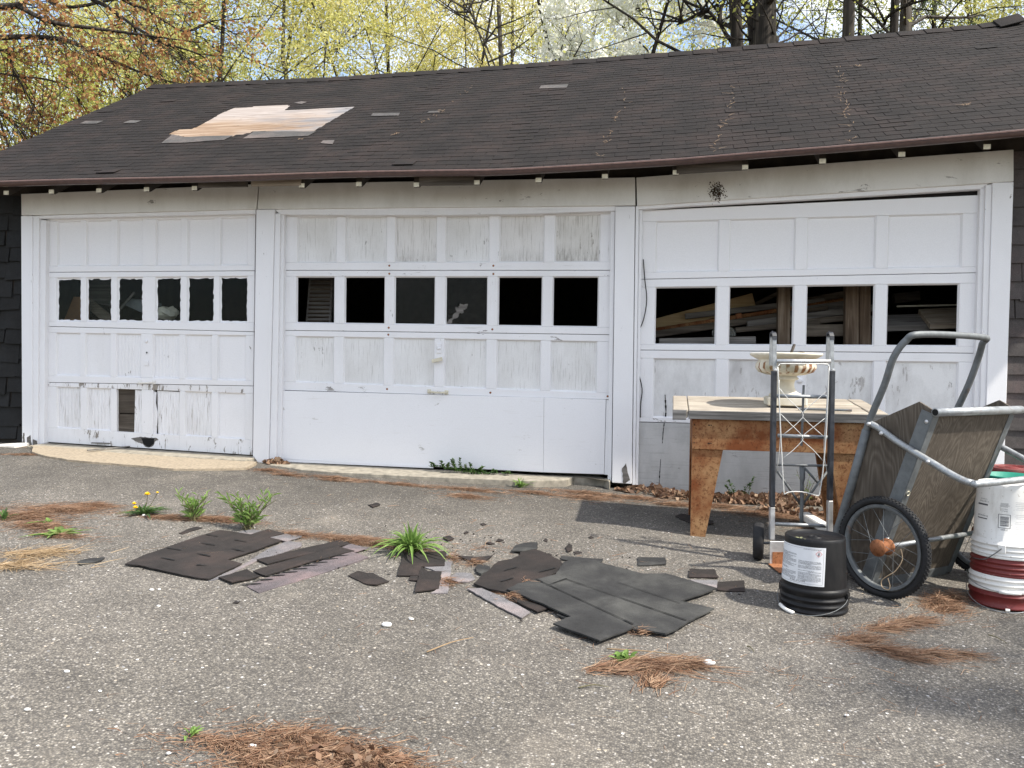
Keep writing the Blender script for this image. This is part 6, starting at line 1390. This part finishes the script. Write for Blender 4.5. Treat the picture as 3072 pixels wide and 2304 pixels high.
weed('dandelion_rosette','flat green rosette in the left needle mat',(-3.313,-2.731),tuft(26,.13,1.6,.012,6,'weed',.35,.14))
weed('rosette','small green rosette beyond the flat one in the left needle mat',(-3.569,-2.526),tuft(14,.09,1.6,.010,7,'weed',.4,.2))
weed('weed_sprout','dark weed with a yellow flower at the left picture edge',(-3.851,-2.54),tuft(16,.09,1.2,.008,8,'weed_dark'))
weed('light_weed','small light green clump at the foot of the middle door',(-1.086,-.283),tuft(46,.11,1.2,.006,9))
def creeper(t,b):
    r=random.Random(11); ms=MB(); ml=MB()
    for k,q in enumerate([(-1.874,-.04,.148),(-1.8,-.04,.145),(-1.709,-.05,.132),(-1.636,-.05,.124),(-1.563,-.05,.115),(-1.476,-.05,.113),(-1.363,-.04,.11),(-1.248,-.04,.108),(-1.675,-.07,.119),(-1.588,-.07,.111),(-1.431,-.06,.104),(-1.751,-.06,.132),(-1.515,-.07,.102)]):
        h=[.04,.06,.09,.11,.08,.06,.04,.03,.11,.07,.05,.06,.05][k]; q=Vector(q); tip=q+Vector((r.gauss(0,.03),r.gauss(-.03,.02),h)); P=catmull([q,q.lerp(tip,.5)+Vector((r.gauss(0,.01),0,0)),tip],3); ms.tube(P,.0018,5); ml.add(*stem_leaves([q-Vector((.05,0,.0)),q+Vector((.05,-.02,.01))],16,.04,.009,r))
        ml.add(*stem_leaves(P,34,.042,.009,r))
    obj('stems',ms,M['stem'],t); obj('leaves',ml,M['weed_dark'],t,kind='stuff')
weed('creeping_weed','dark green leafy weed growing out of the gap under the middle door',(-1.654,.085),creeper)
weed('clover','small bright clover plant at the head of the straw fan',(-.121,-3.652),tuft(26,.055,1.0,.012,12,'weed',.7,.3))
weed('weed_sprout','tiny green sprout at the left end of the near needle mat',(-1.359,-4.586),tuft(12,.04,1.2,.006,13))
def fern(t,b):
    r=random.Random(21); ms=MB(); ml=MB()
    for dx,dz,sx in ((0,.14,-.06),(.05,.12,.06),(.09,.17,.05),(-.03,.09,-.05)):
        q=b+Vector((dx,0,.02)); tip=q+Vector((sx,-.02,dz)); P=catmull([q,q.lerp(tip,.5)+Vector((0,0,.015)),tip],4); ms.tube(P,.0016,5); ml.add(*stem_leaves(P,40,.04,.006,r))
    obj('stems',ms,M['stem'],t); obj('leaves',ml,M['weed_dark'],t,kind='stuff')
p=(.613,-.142); weed('fern','small green fern between the workbench legs',p,fern,'fern')
p=(1.165,-.086); weed('wild_stalks','thin dry stalks behind the hand truck',p,tall_weed(7,.28,3,.06,.004,22,.5))
p=(1.398,-.1); weed('leafy_weed','small dark weed between hand truck and cart',p,tall_weed(4,.2,5,.06,.006,23,.4))
# ================================================================ TREES
class Tree:
    def __init__(s,seed): s.r=random.Random(seed); s.segs=[]; s.tips=[]
    def limb(s,p,d,L,r0,r1,n,wig,grav=0.):
        P=[Vector(p)]; d=Vector(d).normalized()
        for i in range(n):
            d=(d+Vector((s.r.gauss(0,wig),s.r.gauss(0,wig),s.r.gauss(0,wig)+grav))).normalized(); P.append(P[-1]+d*L/n)
        s.segs.append((P,[lerp(r0,r1,i/n) for i in range(n+1)])); return P,d
    def branch(s,p,d,L,r0,depth,wig=.14,grav=.03,kids=4):
        P,e=s.limb(p,d,L,r0,r0*.4,5 if depth>1 else 3,wig,grav)
        if depth==0:
            s.tips+= [P[-1],P[-2]]; return
        if depth==1: s.tips.append(P[-1])
        for k in range(kids):
            u=s.r.uniform(.3,1.0); i=min(int(u*(len(P)-1)),len(P)-2); q=P[i].lerp(P[i+1],u*(len(P)-1)-i); dd=(P[i+1]-P[i]).normalized()
            sd=Vector((s.r.gauss(0,1),s.r.gauss(0,1),s.r.gauss(0,.7))); sd-=dd*sd.dot(dd); sd.normalize()
            s.branch(q,dd*.75+sd*.75,L*s.r.uniform(.42,.62),max(r0*.42*(1.15-u*.5),.004),depth-1,wig,grav,max(2,kids-1))
    def wood(s,nmax=7):
        m=MB()
        for P,r in s.segs: m.tube(P,r,nmax if r[0]>.05 else (5 if r[0]>.015 else 3),cap=False)
        return m
def tree(name,label,base,H,leaf,nleaf,lsize,seed,r0=.14,spread=.34,lean=(0,0),c0=.25,cat='tree',group=None,npri=16,bark='bark',puff=.28,kids=4,forks=1):
    T=Tree(seed); r=T.r; base=Vector(base); t=thing(name,label,cat,base,group)
    tips=[]
    stems=[]
    for f in range(forks):
        d=Vector((lean[0]+r.gauss(0,.05)+(.22*(f-(forks-1)/2)),lean[1]+r.gauss(0,.05),1))
        P,_=T.limb(base+Vector((f*.1,0,-.1)),d,H*.96,r0/(1+.35*(forks-1)),r0*.12,10,.05); stems.append(P)
    tr=MB()
    for P,rr in T.segs: tr.tube(P,rr,9,cap=False)
    obj('trunk',tr,M[bark],t,smooth=True); T.segs=[]
    for k in range(npri):
        P=r.choice(stems); u=lerp(c0,.97,(k+r.random())/npri); i=min(int(u*10),9); q=P[i].lerp(P[i+1],u*10-i)
        a=k*2.4+r.uniform(-.5,.5); up=r.uniform(.35,1.1); d=Vector((math.cos(a),math.sin(a),up))
        L=H*spread*(1.08-.75*max(0,(u-c0)/(1-c0)))*r.uniform(.8,1.15); T.branch(q,d,L,max(.012,r0*.38*(1.1-u)),2,.13,.04,kids)
    obj('limbs',T.wood(),M[bark],t,kind='stuff')
    g=np.random.default_rng(seed); tp=np.array([tuple(v) for v in T.tips]); 
    idx=g.integers(0,len(tp),nleaf); C=tp[idx]+g.normal(0,1,(nleaf,3))*np.array([puff,puff,puff*.8])*g.uniform(.2,1,(nleaf,1))
    V,F=leaves_np(C,lsize,g,.7,.3,.45); obj('crown',V,M[leaf],t,polys=[F],kind='stuff'); return t
def at(px,Y,z=None):
    return px
TG='spring trees behind the garage'
FOREST=[ # picture column of the trunk is given by its ground position
 ((-11.207,6.461,2.095)[:2],7.2,'leaf_lime',9000,.085,.10,'lime-green young tree behind the left gable, leftmost of the wood'),
 ((-13.918,12.084,2.537)[:2],9.2,'leaf_lime',9000,.10,.12,'lime-green tree rising behind the russet maple'),
 ((-10.226,10.711,2.427)[:2],13.5,'leaf_yellow',11000,.095,.14,'bright yellow-green tree right of the russet maple'),
 ((-10.901,14.663,2.737)[:2],15,'leaf_lime',9000,.11,.15,'soft lime tree between the two yellow trees at left'),
 ((-8.194,12.094,2.534)[:2],14.5,'leaf_yellow',10000,.10,.15,'broad yellow tree above the bare plywood patch'),
 ((-8.194,16.168,2.853)[:2],16,'leaf_gold',9000,.11,.16,'golden tree behind the broad yellow one'),
 ((-5.418,11.575,2.492)[:2],14,'leaf_gold',7500,.09,.13,'golden tree with thin dark limbs at the middle of the ridge'),
 ((-5.173,15.692,2.814)[:2],16,'leaf_yellow',9000,.11,.15,'yellow tree left of the white blossom'),
 ((-2.401,19.246,3.091)[:2],17,'leaf_yellow',7000,.11,.15,'yellow tree behind the white blossom'),
 ((1.005,18.84,3.057)[:2],15.5,'leaf_lime',2600,.10,.13,'thin lime tree between blossom and the thick dark trunk'),
 ((4.05,18.368,3.018)[:2],15.5,'leaf_lime',3400,.10,.13,'sparse lime tree between the two dark trunks'),
 ((9.842,20.428,3.176)[:2],16,'leaf_yellow',4600,.11,.14,'yellow-green tree at the far right of the ridge'),
 ((-15.4,8.762,2.278)[:2],7.8,'leaf_lime',7000,.10,.12,'lime tree beyond the left picture edge'),
 ((9.693,14.291,2.696)[:2],14,'leaf_yellow',5000,.10,.14,'yellow tree beyond the right picture edge'),
 ((-18.075,20.502,3.199)[:2],13,'leaf_gold',8000,.13,.16,'tall golden tree far back at left'),
 ((-5.229,23.829,3.451)[:2],19,'leaf_lime',6500,.13,.16,'tall lime tree far back in the middle'),
 ((-18.381,16.374,2.876)[:2],10.2,'leaf_yellow',8000,.11,.13,'yellow tree far back behind the left gable'),
]
for k,(p,H,lf,nl,ls,r0,lb) in enumerate(FOREST):
    tree('spring_tree',lb,(p[0],p[1],hill(np.array(p[0]),np.array(p[1]))),H,lf,int(nl*(2.0 if p[0]<-11 else 3.0)),ls*.62,50+k,r0*.7,.30,group=TG,c0=.22,npri=20,bark='bark_grey' if k%3==1 else 'bark',puff=.34,forks=1+(k%3==0))
p=(-1.084,8.281,2.231)[:2]
tree('blossom_tree','white blossom tree above the middle of the ridge',(p[0],p[1],hill(np.array(p[0]),np.array(p[1]))),9.6,'blossom',26000,.075,91,.13,.19,c0=.22,npri=30,puff=.24,kids=5,forks=2)
# big trunks behind the right half of the ridge
def big_trunk(label,p,H,r,mt,seed,lean=(0,0),limbs=(),nl=900,leaf='leaf_lime',name='large_tree'):
    T=Tree(seed); z=float(hill(np.array(p[0]),np.array(p[1]))); base=Vector((p[0],p[1],z)); t=thing(name,label,'tree',base)
    P,_=T.limb(base-FZ*.2,(lean[0],lean[1],1),H,r*1.15,r*.45,12,.012); tr=MB().tube(P,[r*1.15*(1-.045*i) for i in range(13)],16,cap=False); obj('trunk',tr,M[mt],t,smooth=True); T.segs=[]
    for k in range(10):
        u=T.r.uniform(.5,.97); i=int(u*12); q=P[min(i,11)]; a=T.r.uniform(0,6.3); T.branch(q,(math.cos(a),math.sin(a),.55),H*.25*T.r.uniform(.7,1.1),r*.3,2,.16,.03,4)
    for l in limbs:
        L=[Vector(v) for v in l]; T.segs.append((catmull([P[5]]*0+L,4),list(np.linspace(r*.34,r*.12,4*(len(L)-1)+1)))); 
        for k in range(8):
            i=T.r.randrange(1,len(L)); q=L[i-1].lerp(L[i],T.r.random()); T.branch(q,(T.r.gauss(0,1),T.r.gauss(0,.5),.6),1.4*T.r.uniform(.5,1),.02,1,.2,.02,4)
    obj('limbs',T.wood(9),M[mt],t,kind='stuff')
    g=np.random.default_rng(seed); tp=np.array([tuple(v) for v in T.tips]); idx=g.integers(0,len(tp),nl); C=tp[idx]+g.normal(0,.16,(nl,3)); V,F=leaves_np(C,.07,g,.7,.3,.4); obj('crown',V,M[leaf],t,polys=[F],kind='stuff'); return t
big_trunk('thick dark trunk with a stub behind the right half of the ridge',(1.572,6.721,2.108)[:2],14,.215,'bark',201,limbs=[[(1.403,6.794,6.084),(1.314,6.794,6.72),(1.201,6.778,6.877),(1.057,6.765,7.353)],[(1.602,6.83,6.087),(1.717,6.751,6.166),(1.752,6.759,6.251)]],nl=700)
big_trunk('leaning forked tree left of the thick dark trunk',(1.463,7.72,2.186)[:2],12,.13,'bark',202,(-.02,0),limbs=[[(1.309,7.794,6.126),(1.19,7.783,6.507),(1.045,7.763,6.722),(.924,7.746,6.909),(.712,7.713,7.135),(.451,7.669,7.234),(.247,7.636,7.357),(-.04,7.592,7.651)],[(.924,7.746,6.909),(.937,7.754,7.15),(1.012,7.773,7.35),(1.084,7.795,7.723)],[(.712,7.713,7.135),(.533,7.679,7.058),(.366,7.647,6.97),(.199,7.615,6.882)]],nl=900)
big_trunk('straight grey-brown trunk right of the thick dark one',(3.104,9.033,2.288)[:2],14,.13,'bark_grey',203,(.015,0),nl=700)
big_trunk('dark trunk of the right-hand pair with a long crooked limb',(3.768,8.134,2.217)[:2],14,.085,'bark',204,(.01,0),limbs=[[(3.697,8.244,6.93),(3.73,8.048,7.016),(3.874,7.769,7.016),(4.078,7.501,6.995),(4.354,7.347,6.984),(4.823,7.432,7.032)]],nl=700)
big_trunk('paler trunk of the right-hand pair',(4.23,9.236,2.303)[:2],13,.13,'bark_grey',205,(.02,0),nl=700)
big_trunk('slim dark trunk right of the pair',(4.776,10.352,2.39)[:2],14,.075,'bark',206,(.01,0),nl=700)
big_trunk('slender dark-limbed tree at the middle of the ridge',(-2.795,8.991,2.288)[:2],13,.055,'bark_grey',207,(-.02,0),limbs=[[(-3.228,9.03,6.788),(-3.495,8.997,7.372),(-3.826,8.951,7.89),(-4.027,8.927,8.344)],[(-3.147,8.02,6.458),(-3.338,8.001,7.037),(-3.527,7.979,7.524),(-3.655,7.967,7.951)]],nl=900,leaf='leaf_gold')
def pine(label,p,H,seed):
    T=Tree(seed); r=T.r; z=float(hill(np.array(p[0]),np.array(p[1]))); base=Vector((p[0],p[1],z)); t=thing('pine_tree',label,'tree',base)
    obj('trunk',MB().tube([base-FZ*.1,base+FZ*H*.5,base+FZ*H],[.14,.09,.02],8,cap=False),M['bark'],t,smooth=True)
    C=[]
    for k in range(46):
        u=lerp(.3,.98,k/46); q=base+FZ*H*u; a=k*2.4; L=H*.24*(1.1-u)+.4; P,_=T.limb(q,(math.cos(a),math.sin(a),.12),L,.025,.006,4,.08,.02)
        for i in range(1,5):
            for _ in range(9): C.append(P[i]+Vector((r.gauss(0,.18),r.gauss(0,.18),r.gauss(-.03,.1))))
    obj('limbs',T.wood(),M['bark'],t,kind='stuff')
    g=np.random.default_rng(seed); C=np.array([tuple(v) for v in C]); C=np.repeat(C,4,0)+g.normal(0,.07,(len(C)*4,3)); V,F=leaves_np(C,.16,g,.16,.1,.4); obj('crown',V,M['leaf_pine'],t,polys=[F],kind='stuff')
pine('dark pine tree behind the right-hand pair of trunks',(7.07,16.875,2.9)[:2],14,301)
pine('pine tree between the straight trunk and the pair',(5.592,18.646,3.039)[:2],15,302)
pine('pine tree farthest right, beyond the ridge end',(9.979,22.489,3.337)[:2],16,303)
# russet maple: trunk beyond the left picture edge, long limbs reaching over the gable
T=Tree(400); mpx=(-12.532,3.168,1.838)[:2]; mz=float(hill(np.array(mpx[0]),np.array(mpx[1]))); mb0=Vector((mpx[0],mpx[1],mz))
maple=thing('russet_maple','russet maple reaching in over the left gable with long drooping limbs','tree',mb0)
P,_=T.limb(mb0-FZ*.2,(.06,0,1),11.5,.26,.07,10,.03); obj('trunk',MB().tube(P,[.26-.018*i for i in range(11)],14,cap=False),M['bark_grey'],maple,smooth=True); T.segs=[]
LIMBS=[([(-12.292,3.283,4.633),(-11.054,3.529,5.531),(-9.907,3.749,6.085),(-9.62,3.803,6.196),(-9.283,3.865,6.25),(-9.093,3.903,6.414)],.07),([(-12.29,3.28,4.486),(-10.313,3.361,5.711),(-9.089,3.487,6.028),(-9.019,3.5,6.01),(-8.522,3.481,5.771),(-7.989,3.574,5.694),(-7.457,3.668,5.63),(-7.133,3.725,5.588),(-6.382,3.755,5.465)],.055),([(-12.286,3.275,4.29),(-10.572,3.615,5.537),(-9.611,3.793,5.731),(-8.719,3.952,5.719),(-8.258,4.03,5.529),(-7.724,4.12,5.311),(-7.432,4.17,5.198),(-7.021,4.241,5.086)],.055),([(-12.522,3.782,5.857),(-10.033,4.261,7.115),(-8.616,4.5,6.522),(-8.337,4.546,6.372),(-7.905,4.616,6.072),(-7.5,4.683,5.874),(-7.045,4.761,5.727),(-6.791,4.803,5.577)],.045),([(-13.028,4.212,6.367),(-9.916,4.802,7.576),(-8.491,5.036,6.747),(-8.175,5.089,6.618),(-7.858,5.141,6.426),(-7.49,5.203,6.256),(-7.075,5.282,6.448)],.04),([(-12.279,3.267,3.898),(-10.804,3.56,4.995),(-9.608,3.788,5.55),(-9.41,3.816,5.259),(-9.162,3.85,4.822),(-9.01,3.867,4.432)],.03),([(-12.681,3.593,3.588),(-11.153,3.891,4.52),(-10.112,4.085,4.787),(-9.811,4.136,4.69),(-9.558,4.175,4.44),(-9.404,4.196,4.189)],.03),([(-13.215,4.146,5.092),(-10.427,4.694,6.933),(-9.481,4.855,6.627),(-8.7,4.999,6.744),(-8.179,5.095,6.857),(-7.501,5.218,6.919)],.045),([(-12.897,3.775,4.246),(-11.094,4.127,5.35),(-9.778,4.363,5.368),(-9.169,4.47,5.273),(-8.86,4.519,5.02)],.03)]
TW=[[(-8.359,3.508,5.679),(-8.332,3.507,5.45),(-8.258,3.513,5.188),(-8.194,3.52,5.001),(-8.005,3.547,4.722)],[(-8.258,4.03,5.529),(-8.157,4.042,5.3),(-8.032,4.058,5.023),(-7.86,4.084,4.839)],[(-9.4,3.831,5.749),(-9.411,3.818,5.308),(-9.31,3.828,5.016)],[(-7.457,3.668,5.63),(-7.268,3.696,5.389),(-7.033,3.732,5.157),(-6.798,3.769,4.973)],[(-8.887,3.724,5.916),(-8.928,3.708,5.579),(-8.828,3.717,5.243)],[(-7.132,3.725,5.578),(-6.806,3.779,5.395),(-6.571,3.815,5.164)]]
for L,r0 in LIMBS:
    L=[Vector(v) for v in L]; L[0]=P[min(10,max(1,int((L[0].z-mz)/1.15)))]; n=4*(len(L)-1)+1; C=catmull(L,4); T.segs.append((C,list(np.linspace(r0,.008,n))))
    for k in range(15):
        u=T.r.uniform(.3,1); i=min(int(u*(n-1)),n-2); d=(C[i+1]-C[i]).normalized(); T.branch(C[i],d*.7+Vector((T.r.gauss(0,.5),T.r.gauss(0,.5),T.r.gauss(-.25,.5))),T.r.uniform(.5,1.2),.010,1,.2,-.03,5)
for L in TW:
    C=catmull([Vector(v) for v in L],4); n=len(C); T.segs.append((C,list(np.linspace(.012,.004,n))))
    for k in range(8): i=T.r.randrange(1,n-1); T.branch(C[i],(T.r.gauss(0,1),T.r.gauss(0,1),T.r.gauss(0,.6)),T.r.uniform(.3,.7),.006,1,.2,-.03,4)
obj('limbs',T.wood(8),M['bark'],maple,kind='stuff')
g=np.random.default_rng(4); tp=np.array([tuple(v) for v in T.tips]); cl=tp[g.integers(0,len(tp),850)]+g.normal(0,.10,(850,3)); C=np.repeat(cl,7,0)+g.normal(0,.045,(850*7,3))
V,F=leaves_np(C,.055,g,.75,.1,.45); obj('crown',V,M['leaf_red'],maple,polys=[F],kind='stuff')

# tree added out of view at right to shade the driveway's right corner
tree('shade_tree','leafy roadside tree standing beyond the right edge of the driveway',(7.5,-5.6,-.45),8.2,'leaf_lime',5200,.10,501,.12,.22,c0=.45,npri=16,puff=.26)

# the wood goes on past both ends of the garage
src=[o for o in bpy.data.objects if o.name.startswith('spring_tree')]
def grow_copy(o,x,y,rz,sc):
    c=o.copy(); COL.objects.link(c); c.location=(x,y,float(hill(np.array(x),np.array(y)))); c.rotation_euler=(0,0,rz); c.scale=(sc,sc,sc)
    c['label']='spring tree in the part of the wood that lies beyond the ends of the garage'; c['group']='trees beyond the ends of the garage'
    for ch in o.children:
        d=ch.copy(); COL.objects.link(d); d.parent=c
r=random.Random(31)
for k,(x,y) in enumerate([(10,12),(14,10),(13,17),(18,14),(18,21),(23,17),(11,21),(24,25),(-14,13),(-17,18),(-20,12),(-22,20)]):
    grow_copy(src[(k*5+2)%len(src)],x+r.uniform(-.8,.8),y+r.uniform(-.8,.8),r.uniform(0,6),r.uniform(.85,1.1))
